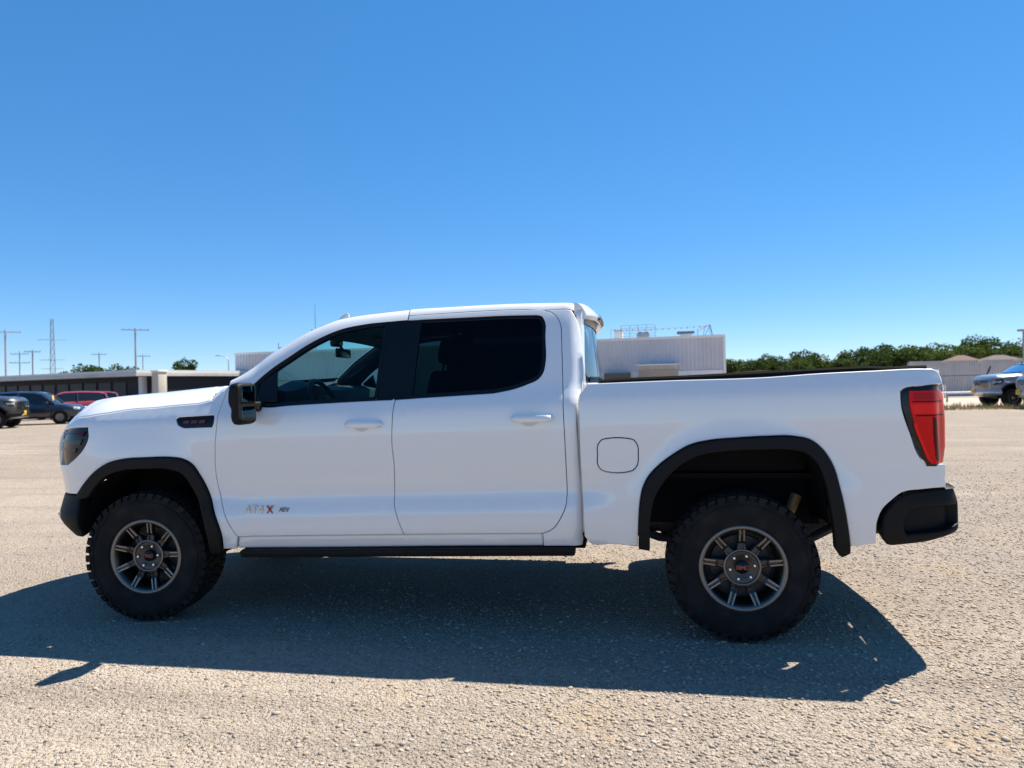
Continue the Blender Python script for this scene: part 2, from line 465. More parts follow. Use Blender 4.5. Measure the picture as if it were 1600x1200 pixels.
E = {'badge': [[0.726, 0.7326], [1.0673, 0.7351]],
 'bed_back_low': [[4.756, 0.8754], [4.7616, 0.9592], [4.7591, 1.0039]],
 'bed_bot_f': [[2.8618, 0.5904], [2.8936, 0.5475], [3.0337, 0.5451], [3.168, 0.5343]],
 'bed_bot_r': [[4.3099, 0.5526], [4.4446, 0.5688]],
 'bed_front': [[2.898, 1.4782], [2.8647, 1.4304], [2.8481, 1.3679], [2.847, 1.3085], [2.8483, 1.1046], [2.8523, 0.9277], [2.8604, 0.734],
               [2.8618, 0.5904]],
 'bed_over_bumper': [[4.4446, 0.5688], [4.4525, 0.7041], [4.4765, 0.7597], [4.5226, 0.8084], [4.5781, 0.8519], [4.6717, 0.8673], [4.756, 0.8754]],
 'bed_top': [[4.7706, 1.5158], [4.7413, 1.5183], [4.4639, 1.5149], [4.1813, 1.5072], [3.9084, 1.4931], [3.3457, 1.4865], [2.898, 1.4782]],
 'bump_top': [[-0.4648, 0.8227], [-0.5581, 0.8125], [-0.6955, 0.8041]],
 'bumperF': [[-0.7187, -0.8, 0.7933], [-0.7503, -0.8, 0.7356], [-0.7591, -0.8, 0.6868], [-0.7482, -0.8, 0.6159], [-0.704, -0.8, 0.572],
             [-0.6848, -0.8, 0.5369], [-0.6349, -0.8, 0.5286], [-0.5155, -0.8, 0.5301]],
 'bumperR': [[4.4813, -1.0, 0.6932], [4.4964, -1.0, 0.7332], [4.5707, -1.0, 0.8219], [4.5983, -1.0, 0.8358], [4.7421, -1.0, 0.8706],
             [4.855, -1.0, 0.8607], [4.8559, -1.0, 0.8129], [4.8379, -1.0, 0.794], [4.836, -1.0, 0.7069], [4.8528, -1.0, 0.6696],
             [4.8504, -1.0, 0.6457], [4.79, -1.0, 0.6107], [4.701, -1.0, 0.5838], [4.5377, -1.0, 0.5571], [4.493, -1.0, 0.5755],
             [4.4796, -1.0, 0.6152]],
 'cab_rear': [[2.813, 1.9105], [2.8324, 1.8696], [2.8474, 1.8052], [2.8641, 1.6698], [2.8738, 1.5133], [2.8665, 1.4521], [2.8464, 1.3926],
              [2.8377, 1.326], [2.8385, 1.1017], [2.8458, 0.9226], [2.8531, 0.7247], [2.8542, 0.578], [2.8523, 0.5265]],
 'cabback_far': [[2.8785, 0.72, 1.9608], [2.9416, 0.72, 1.5229]],
 'cabback_near': [[2.8456, -0.72, 1.8641], [2.8689, -0.72, 1.4945]],
 'crease': [[-0.6127, 1.2898], [-0.5694, 1.3153], [-0.4138, 1.3364], [-0.2483, 1.3553], [-0.0547, 1.3791], [0.0706, 1.3832], [0.1926, 1.3935],
            [0.2967, 1.4], [0.4003, 1.4063], [0.4818, 1.4253]],
 'crest': [[0.5732, -0.8, 1.5434], [0.7051, -0.7701, 1.6465], [0.8086, -0.7467, 1.7272], [0.916, -0.7224, 1.7927], [1.0195, -0.699, 1.8529],
           [1.1354, -0.6728, 1.9041], [1.2142, -0.655, 1.9347], [1.348, -0.6506, 1.9578], [1.5332, -0.6444, 1.9745], [1.8115, -0.635, 1.9915],
           [1.9415, -0.635, 1.9929], [2.2275, -0.635, 1.9967], [2.5116, -0.635, 1.9945], [2.7249, -0.635, 1.9877], [2.7979, -0.635, 1.9827]],
 'cut_doors': [[1.7719, 0.5865], [1.7409, 0.6753], [1.7146, 0.7738], [1.7152, 0.8771], [1.7185, 1.0073], [1.7095, 1.1516], [1.7128, 1.2679],
               [1.7226, 1.3989]],
 'dlo_back': [[2.5807, 1.9123], [2.6113, 1.9035], [2.6283, 1.8778], [2.6383, 1.7634], [2.6421, 1.6034], [2.6314, 1.5514], [2.6029, 1.5132],
              [2.5419, 1.4844], [2.4558, 1.456], [2.3343, 1.4334]],
 'dlo_bot': [[2.3343, 1.4334], [2.1039, 1.4234], [1.8776, 1.4135], [1.7213, 1.4059]],
 'dlo_bot_f': [[1.7213, 1.4059], [1.6328, 1.4044], [1.2781, 1.3931], [1.0076, 1.382], [0.8703, 1.3743], [0.7943, 1.3835]],
 'dlo_top_f': [[0.751, 1.5226], [0.7779, 1.5488], [0.8672, 1.6255], [0.9702, 1.696], [1.0692, 1.7627], [1.1823, 1.823], [1.2956, 1.8664],
               [1.4292, 1.8917], [1.6055, 1.9065], [1.7429, 1.9118]],
 'dlo_top_r': [[1.7429, 1.9118], [1.8711, 1.913], [2.157, 1.9154], [2.3879, 1.9167], [2.5807, 1.9123]],
 'door_bot_f': [[0.6813, 0.5597], [1.2318, 0.5736], [1.7719, 0.5865]],
 'door_bot_r': [[1.7719, 0.5865], [2.2047, 0.5959], [2.6193, 0.603]],
 'fend_bot': [[0.6663, 0.4786], [0.5768, 0.4791]],
 'fend_cut': [[0.5813, 1.514], [0.5608, 1.4362], [0.5529, 1.3434], [0.5484, 1.2511], [0.5403, 1.1419], [0.5404, 0.9382], [0.5774, 0.768],
              [0.634, 0.6384], [0.6813, 0.5597]],
 'fend_cut_low': [[0.6813, 0.5597], [0.6663, 0.4786]],
 'fend_rear_top': [[0.4818, 1.4253], [0.5311, 1.4696], [0.5813, 1.514]],
 'fin': [[0.9191, 0.0, 2.0077], [0.9617, 0.0, 2.0551], [0.9983, 0.0, 2.0733], [1.0293, 0.0, 2.072], [1.0435, 0.0, 2.0177], [1.0953, 0.0, 2.0304]],
 'flareF_in': [[0.491, 0.4691], [0.4909, 0.5342], [0.457, 0.7062], [0.3868, 0.8656], [0.3241, 0.9568], [0.2169, 0.9905], [0.0739, 0.9913],
               [-0.1012, 0.9792], [-0.2076, 0.9457], [-0.2868, 0.8861], [-0.3696, 0.8003]],
 'flareF_out': [[0.5768, 0.4791], [0.5813, 0.5563], [0.5219, 0.7453], [0.4349, 0.9475], [0.3818, 1.0215], [0.3179, 1.0549], [0.2402, 1.0659],
                [0.0772, 1.0654], [-0.1057, 1.0541], [-0.2099, 1.0295], [-0.2991, 0.9793], [-0.3813, 0.9066], [-0.4648, 0.8227]],
 'flareR_in': [[3.2363, 0.5303], [3.2453, 0.7253], [3.2745, 0.8347], [3.3297, 0.9215], [3.4271, 1.0134], [3.5121, 1.0563], [3.6479, 1.0803],
               [3.8534, 1.0895], [4.0161, 1.0858], [4.0864, 1.0682], [4.1349, 1.0207], [4.1715, 0.9319], [4.1973, 0.7857], [4.2166, 0.6478],
               [4.2266, 0.5381]],
 'flareR_out': [[3.168, 0.5343], [3.1743, 0.6656], [3.1821, 0.7756], [3.2044, 0.8841], [3.238, 0.9457], [3.2893, 1.0002], [3.3795, 1.0688],
                [3.4688, 1.1188], [3.5811, 1.1449], [3.7195, 1.1562], [3.8737, 1.1634], [4.0366, 1.1603], [4.1134, 1.1411], [4.1751, 1.0897],
                [4.2253, 1.0039], [4.2592, 0.869], [4.29, 0.6914], [4.3099, 0.5526]],
 'fuel': [[2.948, 1.0632], [2.9519, 1.1223], [2.9746, 1.1517], [3.0187, 1.1604], [3.1133, 1.1595], [3.1565, 1.1499], [3.1775, 1.1205],
          [3.1815, 1.0619], [3.1748, 1.0033], [3.1489, 0.974], [3.1088, 0.963], [3.0141, 0.9627], [2.9704, 0.9738], [2.9492, 1.0038]],
 'handF': [[1.4108, 1.2562], [1.6537, 1.2531]],
 'handR': [[2.4408, 1.277], [2.7006, 1.2734]],
 'headl': [[-0.5767, 1.2443], [-0.5222, 1.2598], [-0.3635, 1.2643], [-0.3617, 1.1916], [-0.3988, 1.1249], [-0.4749, 1.0607], [-0.5269, 1.0336]],
 'hood_mid': [[-0.9383, -0.45, 1.3303], [-0.9053, -0.45, 1.3537], [-0.8507, -0.45, 1.3862], [-0.7857, -0.45, 1.4112], [-0.6625, -0.45, 1.4304],
              [-0.5034, -0.45, 1.4486], [-0.2628, -0.45, 1.4697], [0.015, -0.45, 1.4896], [0.2427, -0.45, 1.5079]],
 'lip': [[2.8172, -0.45, 1.9981], [2.8672, -0.45, 1.9813], [2.9042, -0.45, 1.9525], [2.941, -0.45, 1.9153], [2.9569, -0.45, 1.8833],
         [2.9314, -0.45, 1.859], [2.8192, -0.45, 1.9031]],
 'mirror': [[0.7568, -1.17, 1.5269], [0.7738, -1.17, 1.5342], [0.9077, -1.17, 1.5312], [0.9147, -1.17, 1.4732], [0.9085, -1.17, 1.3885],
            [0.906, -1.17, 1.2806], [0.8766, -1.17, 1.2733], [0.7761, -1.17, 1.2746], [0.7643, -1.17, 1.3096], [0.7659, -1.17, 1.3755],
            [0.7538, -1.17, 1.399]],
 'patch': [[1.6646, -1.0, 1.3465], [2.8316, -1.0, 1.3645], [2.25, -1.0, 0.8499]],
 'railcap': [[2.9982, -0.93, 1.5022], [3.0641, -0.93, 1.5082], [3.4439, -0.93, 1.5157], [3.9142, -0.93, 1.5294], [4.1878, -0.93, 1.5385],
             [4.4255, -0.93, 1.5446], [4.7486, -0.93, 1.5272]],
 'rdoor_rear': [[2.6193, 0.603], [2.673, 0.6269], [2.7316, 0.7034], [2.7586, 0.7695], [2.7663, 0.8415], [2.7655, 0.9543], [2.7624, 1.1048],
                [2.7582, 1.2465], [2.753, 1.4138], [2.7432, 1.6707], [2.7367, 1.8224]],
 'rdoor_top': [[2.7367, 1.8224], [2.7218, 1.872], [2.6826, 1.9173], [2.6254, 1.943], [2.5239, 1.9505], [2.2443, 1.9534], [1.9635, 1.9483],
               [1.7461, 1.9422]],
 'sill_bot': [[0.6663, 0.4786], [1.2198, 0.4892], [2.0401, 0.5103], [2.8281, 0.5257], [2.8523, 0.5265]],
 'sill_top_rear': [[2.6192, 0.601], [2.7394, 0.6005], [2.8542, 0.578]],
 'step': [[0.6625, -1.02, 0.4784], [2.7883, -1.02, 0.5285], [2.8021, -1.02, 0.4843], [0.6912, -1.02, 0.3985]],
 'tail': [[4.5843, 1.3987], [4.6129, 1.416], [4.6911, 1.4239], [4.7502, 1.4295]],
 'tail_inner': [[4.7008, 1.0079], [4.6755, 1.0357], [4.6234, 1.174], [4.5859, 1.321], [4.5843, 1.3987]],
 'tail_rear': [[4.8092, -0.86, 1.4172], [4.8378, -0.86, 1.3822], [4.8446, -0.86, 1.2429], [4.8429, -0.86, 1.0907], [4.8296, -0.86, 1.0022],
               [4.7999, -0.86, 0.9861]],
 'tailgate_top': [[5.0177, 0.0, 1.5623], [5.0688, 0.0, 1.5438]],
 'vent': [[0.2617, 1.3075], [0.2763, 1.3194], [0.5522, 1.3315], [0.5439, 1.2552], [0.3265, 1.2519], [0.2807, 1.2708]]}
# ================================================================ truck materials
M = {}
M['paint'] = mat('white paint', (.80, .79, .765), rough=.45, coat=1.0, coat_rough=.012, coat_ior=1.85)
M['black_plastic'] = mat('textured black plastic', (.0085, .008, .008), rough=.6, spec=.2, bump=(420, .25, .002))
M['gloss_black'] = mat('gloss black', (.006, .006, .007), rough=.22, spec=.28)
M['dark'] = mat('dark underbody', (.008, .008, .009), rough=.9, spec=.1)
M['rubber'] = mat('tyre rubber', (.0125, .012, .012), rough=.8, spec=.18, noise=(9, (.026, .024, .021), .45, .75), bump=(160, .25, .002))
M['rim'] = mat('gunmetal alloy', (.060, .056, .053), rough=.36, metal=.85, coat=.15)
M['rim_face'] = mat('machined alloy edge', (.19, .178, .165), rough=.40, metal=.9)
M['chrome'] = mat('chrome', (.75, .75, .76), rough=.08, metal=1)
M['steel'] = mat('brushed steel', (.40, .40, .41), rough=.35, metal=1)
M['red_letter'] = mat('red lettering', (.46, .08, .07), rough=.4)
M['silver_letter'] = mat('silver lettering', (.60, .57, .52), rough=.35, metal=.4)
M['grey_letter'] = mat('grey lettering', (.24, .24, .24), rough=.5)
M['red_lens'] = mat('red lens', (.72, .004, .006), rough=.25, spec=.12, coat=.14, coat_rough=.02)
M['red_bright'] = mat('bright red lens strip', (.95, .012, .010), rough=.2, spec=.12, coat=.14)
M['smoked_lens'] = mat('smoked lens', (.060, .003, .005), rough=.25, spec=.12)
M['white_lens'] = mat('clear lamp lens', (.75, .76, .78), rough=.1, coat=1.0)
M['amber'] = mat('amber lens', (.55, .18, .02), rough=.15, coat=1.0)
M['glass_front'] = glass_mat('front door glass', (.44, .74, .73), ior=1.24)
M['glass_windshield'] = glass_mat('windshield glass', (.74, .94, .92))
M['glass_privacy'] = glass_mat('privacy glass', (.026, .048, .052), ior=1.22)
M['glass_rear'] = glass_mat('rear window glass', (.16, .22, .23), ior=1.6)
M['mirror'] = mat('mirror glass', (.07, .15, .15), rough=.05, metal=1)
M['interior'] = mat('interior trim', (.018, .018, .020), rough=.7)
M['leather'] = mat('seat leather', (.022, .022, .024), rough=.5, bump=(80, .1, .002))
M['headliner'] = mat('headliner', (.035, .035, .038), rough=.9)
M['axle_paint'] = mat('axle black paint', (.03, .03, .03), rough=.5)
M['spring_yellow'] = mat('shock body', (.25, .14, .04), rough=.4)
M['plate_yellow'] = mat('yellow plate', (.72, .48, .06), rough=.5)

TRUCK_LOC = (0, 0, 0)
truck = empty('pickup_truck', TRUCK_LOC)
tag(truck, 'white crew cab pickup truck parked sideways on the gravel in the foreground', 'truck')

def fcab(s, z, dep=0.0): return side(s, z, 'cab', dep)
def fbed(s, z, dep=0.0): return side(s, z, 'bed', dep)
SC = S0 - NOSE_LEN + .004                                    # centre line of the nose

def rev(e): return e[::-1]

def half_truck(sgn):
    near = sgn > 0
    # ---- front fender
    head_hole = loop_of([(-.80, 1.225), (-.68, 1.2428), (-.5538, 1.2585), (-.3793, 1.2635)], [(-.3793, 1.2635), (-.3649, 1.1914), (-.3977, 1.125), (-.4705, 1.0612), (-.56, 1.015)],
                        [(-.56, 1.015), (-.80, 1.0)], [(-.80, 1.0), (-.80, 1.225)])
    crease = [(-.88, 1.255), (-.80, 1.272)] + E['crease']
    vent = loop_of(E['vent'][:2], E['vent'][1:3], [E['vent'][2], (.516, 1.2555)], [(.516, 1.2555), E['vent'][4]], E['vent'][4:] + E['vent'][:1])
    vent = [(min(p[0], .527), p[1]) for p in vent]
    outer = loop_of(crease, E['fend_rear_top'], E['fend_cut'], E['fend_cut_low'], E['fend_bot'], E['flareF_out'],
                    [(-.4678, .8223), (-.66, .812), (-.88, .808)], [(-.88, .808), (-.88, 1.255)])
    fen = panel('front_fender', outer, [head_hole, vent], fcab, M['paint'], truck, sgn)
    vb = panel('fender_vent', vent, [], fcab, M['gloss_black'], fen, sgn, dep=.006, gap=.001, bev=.003, flange=.02)
    MB_ = MB()
    for k in range(3):
        x0 = .315 + k*.055
        a = [fcab(x0, 1.296+.001*k, .004), fcab(x0+.042, 1.298+.001*k, .004), fcab(x0+.038, 1.279+.001*k, .004), fcab(x0-.004, 1.277+.001*k, .004)]
        MB_.poly([(p[0], p[1]*sgn, p[2]) for p in (a if near else a[::-1])])
    solid(MB_.build('vent_emblem', M['emblem'], vb), .003, 1)
    flo = [(p[0], p[1]) for p in E['flareF_out']]; fli = E['flareF_in']
    fl = loop_of([(.579, .50)] + flo[1:], [flo[-1], (-.44, .79)], [(-.44, .79), fli[-1]], rev(fli), [fli[0], (.50, .445)], [(.50, .445), (.575, .448)], [(.575, .448), (.579, .50)])
    panel('fender_flare', fl, [], lambda s, z, d=0.0: fcab(s, z, d), M['black_plastic'], fen, sgn, gap=.003, bev=.009, flange=.035, dep=-.022)
    # headlight
    hl = panel('headlight', head_hole, [], fcab, M['gloss_black'], truck, sgn, dep=.022, gap=.0, flange=.05, bev=.004)
    for z0, z1, s0, s1, m in ((1.205, 1.235, -.76, -.43, 'smoked_lens'), (1.145, 1.185, -.76, -.45, 'lamp_dim'), (1.095, 1.125, -.76, -.50, 'lamp_dim')):
        panel('lamp_strip', [(s0, z0), (s1, z0), (s1+.02, z1), (s0, z1)], [], fcab, M[m], hl, sgn, dep=.014, gap=0, bev=.004, flange=.01)
    panel('drl_strip', [(-.795, 1.01), (-.775, 1.01), (-.775, 1.225), (-.795, 1.225)], [], fcab, M['white_lens'], hl, sgn, dep=.004, gap=0, bev=.003, flange=.02)
    # wheel arch liner
    lin = MB(); rows = []
    for (s, z) in [(.49, .40)] + catmull(fli, .05) + [(-.42, .62)]:
        rows.append([(s, -.97*sgn, z+.012), (s*.99, -.80*sgn, z+.02), (s*.97, -.50*sgn, z+.02)])
    lin.grid(rows)
    lin.build('wheel_arch_liner', M['dark'], truck, 60)
    # ---- front door (below the glass)
    db = E['dlo_bot_f']
    fc = E['fend_cut']
    outer = loop_of(E['door_bot_f'], E['cut_doors'][:-1] + [(1.7183, 1.4045)], db, [db[-1], (.7513, 1.5226)], [(.7513, 1.5226), (.5816, 1.514)], fc)
    fd = panel('front_door', outer, [], fcab, M['paint'], truck, sgn)
    # ---- rear door, with its white window surround
    outer = loop_of(E['door_bot_r'], E['rdoor_rear'], E['rdoor_top'], [E['rdoor_top'][-1], E['dlo_top_r'][0]], E['dlo_top_r'], E['dlo_back'], E['dlo_bot'],
                    [E['dlo_bot'][-1]] + rev(E['cut_doors'][:-1]))
    rd = panel('rear_door', outer, [], fcab, M['paint'], truck, sgn)
    # ---- cab corner behind the rear door
    cr = E['cab_rear']
    outer = loop_of([cr[-1], (2.7394, .527), (2.62, .5245)], [(2.62, .5245), (2.6193, .603)], E['rdoor_rear'], [E['rdoor_rear'][-1], (2.7218, 1.872), (2.6826, 1.9173), (2.6254, 1.943)],
                    [(2.6254, 1.943), (2.77, 1.9435)], [(2.77, 1.9435), (2.797, 1.935), cr[0]] + cr[1:])
    cc = panel('cab_corner', outer, [], fcab, M['paint'], truck, sgn, flange=.05)
    # ---- sill
    outer = loop_of(E['sill_bot'][:3] + [(2.62, .5215)], [(2.62, .5215), (2.6193, .600)], rev(E['door_bot_r']) + rev(E['door_bot_f'])[1:], E['fend_cut_low'])
    panel('rocker_sill', outer, [], lambda s, z, d=0.0: fcab(s, z, d + .012), M['paint'], truck, sgn, gap=.003, bev=.012, flange=.08)
    # ---- side glass
    st = [(1.60, 1.4035)]
    gl = loop_of([(.7887, 1.3833)] + rev(db[:-1])[0:4] + [(1.60, 1.4036)], [(1.60, 1.4036), (1.615, 1.9070)],
                 [(1.615, 1.9070)] + rev(E['dlo_top_f'][:-2]), [E['dlo_top_f'][0], (.7887, 1.3833)])
    rim_in = offset_loop(gl if area2(gl) > 0 else gl[::-1], .022)
    g = panel('window_glass', rim_in, [], fcab, M['glass_front'], fd, sgn, dep=.012, gap=0, bev=.002, flange=.003)
    panel('window_seal', gl, [rim_in], fcab, M['gloss_black'], fd, sgn, dep=.008, gap=0, bev=.003, flange=.02)
    # sail behind the mirror
    panel('mirror_sail', [(.80, 1.405), (.93, 1.41), (.90, 1.60), (.80, 1.53)], [], fcab, M['gloss_black'], fd, sgn, dep=.004, gap=0, bev=.004, flange=.01)
    bp = loop_of([(1.60, 1.4036), (1.7179, 1.4057), (1.80, 1.4095)], [(1.80, 1.4095), (1.815, 1.9135)], [(1.815, 1.9135), (1.7429, 1.9118), (1.615, 1.9070)], [(1.615, 1.9070), (1.60, 1.4036)])
    panel('pillar_trim', bp, [], fcab, M['gloss_black'], rd, sgn, dep=.010, gap=.001, bev=.003, flange=.02)
    gl = loop_of([(1.80, 1.4095)] + rev(E['dlo_bot'][:2]), rev(E['dlo_back']), rev(E['dlo_top_r'][2:]) + [(1.815, 1.9135)], [(1.815, 1.9135), (1.80, 1.4095)])
    rim_in = offset_loop(gl if area2(gl) > 0 else gl[::-1], .022)
    panel('window_glass', rim_in, [], fcab, M['glass_privacy'], rd, sgn, dep=.012, gap=0, bev=.002, flange=.003)
    panel('window_seal', gl, [rim_in], fcab, M['gloss_black'], rd, sgn, dep=.008, gap=0, bev=.003, flange=.02)
    # ---- door handles
    for (door, (a, b)) in ((fd, E['handF']), (rd, E['handR'])):
        z = (a[1]+b[1])/2; x0, x1 = a[0], b[0]
        def sgnp(p): return (p[0], p[1]*sgn, p[2])
        # dished pocket behind the grip
        pk = MB(); rows = []
        for i in range(13):
            s = x0-.012+(x1-x0)*.92*i/12; t = i/12; row = []
            for j in range(7):
                q = j/6; e = (1-(2*t-1)**4)*(1-(2*q-1)**4)
                row.append(sgnp(fcab(s, z-.052+.094*q, -.0012 + .022*0 + (.0)*e)))
            rows.append(row)
        bar = MB(); rows = []; n = 14
        for i in range(n+1):
            t = i/n; s = x0+(x1-x0)*t
            endf = min(1, min(t, 1-t)*9+.12) if near else min(1, min(t, 1-t)*9+.12)
            hh = .0215*endf**.5; out = .036*min(1, min(t, 1-t)*5)**.6+.004
            row = []
            for k in range(10):
                an = 2*math.pi*k/10
                p = fcab(s, z+.004+hh*math.sin(an), -out - .011*math.cos(an))
                row.append(sgnp(p))
            row.append(row[0]); rows.append(row)
        bar.grid(rows); bar.poly(rows[0][:-1]); bar.poly(rows[-1][:-1][::-1])
        h = bar.build('door_handle', M['paint'], door, 40, fix=True)
        cup = MB(); rows = []
        for i in range(11):
            t = i/10; s = x0+.05+(x1-x0-.13)*t; row = []
            for j in range(6):
                q = j/5; zz = z-.012-.030*q*math.sin(math.pi*min(max(t,.04),.96))
                row.append(sgnp(fcab(s, zz, -.0015)))
            rows.append(row)
        cup.grid(rows); cup.build('finger_recess_shade', M['steel'] if False else M['recess'], h, 60)  # flush patch on the door skin, its grey stands for recess shade
    # ---- bed side
    tl = rev(E['tail_inner'])
    lamp_edge = [(4.80, 1.4335), E['tail'][3], E['tail'][2], E['tail'][1], E['tail'][0]]
    outer = loop_of(E['bed_front'], E['bed_bot_f'], E['flareR_out'], E['bed_bot_r'], E['bed_over_bumper'] + [(4.80, .878)], [(4.80, .878), (4.80, 1.0045)],
                    [(4.80, 1.0045), (4.76, 1.0038), (4.7009, 1.0079)], [(4.7009, 1.0079)] + E['tail_inner'][1:-1] + [E['tail_inner'][-1]],
                    rev(lamp_edge), [(4.80, 1.4335), (4.80, 1.475), (4.785, 1.508), (4.765, 1.5165)], [(4.765, 1.5165)] + E['bed_top'][1:])
    fuel = loop_of(E['fuel'] + E['fuel'][:1])
    bs = panel('bed_side', outer, [fuel], fbed, M['paint'], truck, sgn if near else sgn, flange=.055)
    panel('fuel_door', fuel, [], fbed, M['paint'], bs, sgn, gap=.004, bev=.004, flange=.02)
    panel('fuel_pocket', offset_loop(fuel if area2(fuel) > 0 else fuel[::-1], -.01), [], fbed, M['dark'], bs, sgn, dep=.03, gap=0, flange=.005)
    fo, fi = E['flareR_out'], E['flareR_in']
    fl = loop_of(fo, [fo[-1], (4.312, .515)], [(4.312, .515), (4.265, .492), fi[-1]], rev(fi), [fi[0], (3.235, .512)], [(3.235, .512), (3.17, .522)], [(3.17, .522), fo[0]])
    panel('fender_flare', fl, [], fbed, M['black_plastic'], bs, sgn, gap=.003, bev=.009, flange=.035, dep=-.022)
    lin = MB(); rows = []
    for (s, z) in catmull(fi[1:-1], .05):
        rows.append([(s, -.97*sgn, z+.012), (s, -.82*sgn, z+.02), (3.745+(s-3.745)*.96, -.60*sgn, z)])
    lin.grid(rows).build('wheel_arch_liner', M['dark'], truck, 60)
    # inner bed wall, rail top and rail cap
    rail = MB(); rows = []
    bt = [(p[0], p[1]) for p in rev(E['bed_top'])]
    for (s, z) in catmull(bt, .06):
        y = fbed(s, z-.004, .012)[1]
        rows.append([(s, y*sgn, z-.022), (s, (y+.006)*sgn, z-.003), (s, (y+.02)*sgn, z+.002), (s, -.80*sgn, z+.001), (s, -.795*sgn, z-.02), (s, -.795*sgn, 1.36)])
    rail.grid(rows); rail.build('bed_rail', M['paint'], bs, 50)
    b = MB(); b.box(2.97, 4.74, *sorted((-.797*sgn, -.785*sgn)), 1.13, 1.365); b.build('bed_liner_wall', M['black_plastic'], bs)
    b = MB(); b.box(3.22, 4.25, *sorted((-.60*sgn, -.585*sgn)), .60, 1.12); b.build('inner_arch_plate', M['dark'], bs)
    capm = MB(); rows = []
    ct = [(p[0], p[2]) for p in E['railcap']]
    for i in range(41):
        s = 2.965+(4.745-2.965)*i/40
        zt = lerp_tab(ct, s); zb = lerp_tab(bt, s); zt = max(zt-.004, zb+.018); y = -.938 + (.6*(s-4.6)**2 if s > 4.6 else 0)
        rows.append([(s, y*sgn, zb+.003), (s, (y-.002)*sgn, zt-.012), (s, (y+.012)*sgn, zt), (s, -.812*sgn, zt-.001), (s, -.80*sgn, zt-.012), (s, -.80*sgn, zb-.03)])
    capm.grid(rows); capm.poly(rows[0]); capm.poly(rows[-1][::-1]); capm.build('rail_cap', M['rail_black'], bs, 40)
    # ---- tail light wrapping the corner
    def xl(z): return lerp_tab([(p[1], p[0]) for p in E['tail_inner']] + [(1.409, 4.598), (1.4158, 4.6181), (1.4205, 4.66), (1.4237, 4.6967), (1.4293, 4.735)], z)
    def xr(z): return lerp_tab([(.985, 4.812), (1.002, 4.830), (1.09, 4.842), (1.243, 4.8446), (1.382, 4.836), (1.417, 4.815), (1.432, 4.79)], z)
    def lamp_row(z, f0, f1, lift, n=16):
        k0 = fbed(xl(z), z, -lift); pts = [k0, fbed((xl(z)+4.74)/2, z, -.004-lift), fbed(max(4.742, xl(z)+.006), z, -.006-lift), (4.792+lift*.4, -.945-lift*.8, z), (xr(z)-.012+lift, -.905-lift*.5, z), (xr(z)+lift, -.86, z), (xr(z)+.004+lift, -.78, z), (xr(z)+lift, -.70, z)]
        c = catmull(pts, .003); L = len(c)-1; out = []
        for i in range(n+1):
            t = (f0+(f1-f0)*i/n)*L; a = int(min(t, L-1)); u = t-a
            out.append(tuple(p+(q-p)*u for p, q in zip(c[a], c[a+1])))
        return [(p[0], p[1]*sgn, p[2]) for p in out]
    zs = [.9925, .998, 1.006] + [1.02+(1.41-1.02)*i/20 for i in range(21)] + [1.419, 1.424, 1.427]
    lm = MB().grid([lamp_row(z, 0, 1, .001) for z in zs]); lm = lm.build('tail_light', M['smoked_black'], bs, 60)
    def frac(z, dx):                                           # share of the row that lies dx metres past its front edge
        c = lamp_row(z, 0, 1, .001, 60); a = c[0]; L = 0
        for i in range(60):
            L += math.dist(c[i], c[i+1])
            d_ = math.dist(c[i], c[i+1])
            if L >= dx: return (i+1-(L-dx)/max(d_, 1e-6))/60
        return 1
    def red(name, za, zb, d0a, d0b, e1, m, lift, n=14):
        rows = []
        for i in range(n+1):
            z = za+(zb-za)*i/n; d0 = d0a+(d0b-d0a)*i/n
            rows.append(lamp_row(z, frac(z, d0), e1, lift))
        return MB().grid(rows).build(name, m, lm, 60)
    red('red_lens', 1.006, 1.398, .024, .038, 1.0, M['red_lens'], .0045)
    red('lens_bar', 1.275, 1.330, .040, .040, .46, M['red_bright'], .0068, 4)
    red('lens_panel', 1.352, 1.385, .062, .060, .36, M['red_lens2'], .0068, 4)
    red('lens_rib', 1.337, 1.343, .050, .050, .50, M['smoked_lens'], .0085, 2)
    red('lens_rib', 1.262, 1.268, .052, .052, .50, M['smoked_lens'], .0085, 2)
    red('light_blade', 1.013, 1.252, .032, .046, .20, M['red_bright'], .0066, 10) if False else None
    rows = []
    for i in range(13):
        z = 1.015+(1.225-1.015)*i/12; f0 = frac(z, .027); rows.append(lamp_row(z, f0, f0+.035, .0075, 3))
    MB().grid(rows).build('light_blade', M['red_bright'], lm, 60)
    rows = []
    for i in range(13):
        z = 1.02+(1.255-1.02)*i/12; f0 = .275-.10*((1.255-z)/.235); rows.append(lamp_row(z, f0, f0+.055+.05*((1.255-z)/.235), .0072, 4))
    MB().grid(rows).build('smoked_insert', M['smoked_lens'], lm, 60)
    rows = [lamp_row(z, .78, .83, .009, 3) for z in (1.02, 1.1, 1.2, 1.3, 1.38)]
    MB().grid(rows).build('light_blade', M['red_bright'], lm, 60)
    # corner post below and above the lamp on the rear face
    for za, zb in ((.872, .996), (1.424, 1.512)):
        rows = []
        for i in range(7):
            z = za+(zb-za)*i/6
            rows.append([(p[0], p[1]*sgn, p[2]) for p in catmull([fbed(4.798, z, .004), (4.807, fbed(4.80, z)[1]+.02, z), (4.810, -.88, z), (4.810, -.70, z)], .02)])
        MB().grid(rows).build('corner_post', M['paint'], bs, 60)
    return fen, fd, rd, cc, bs, lm

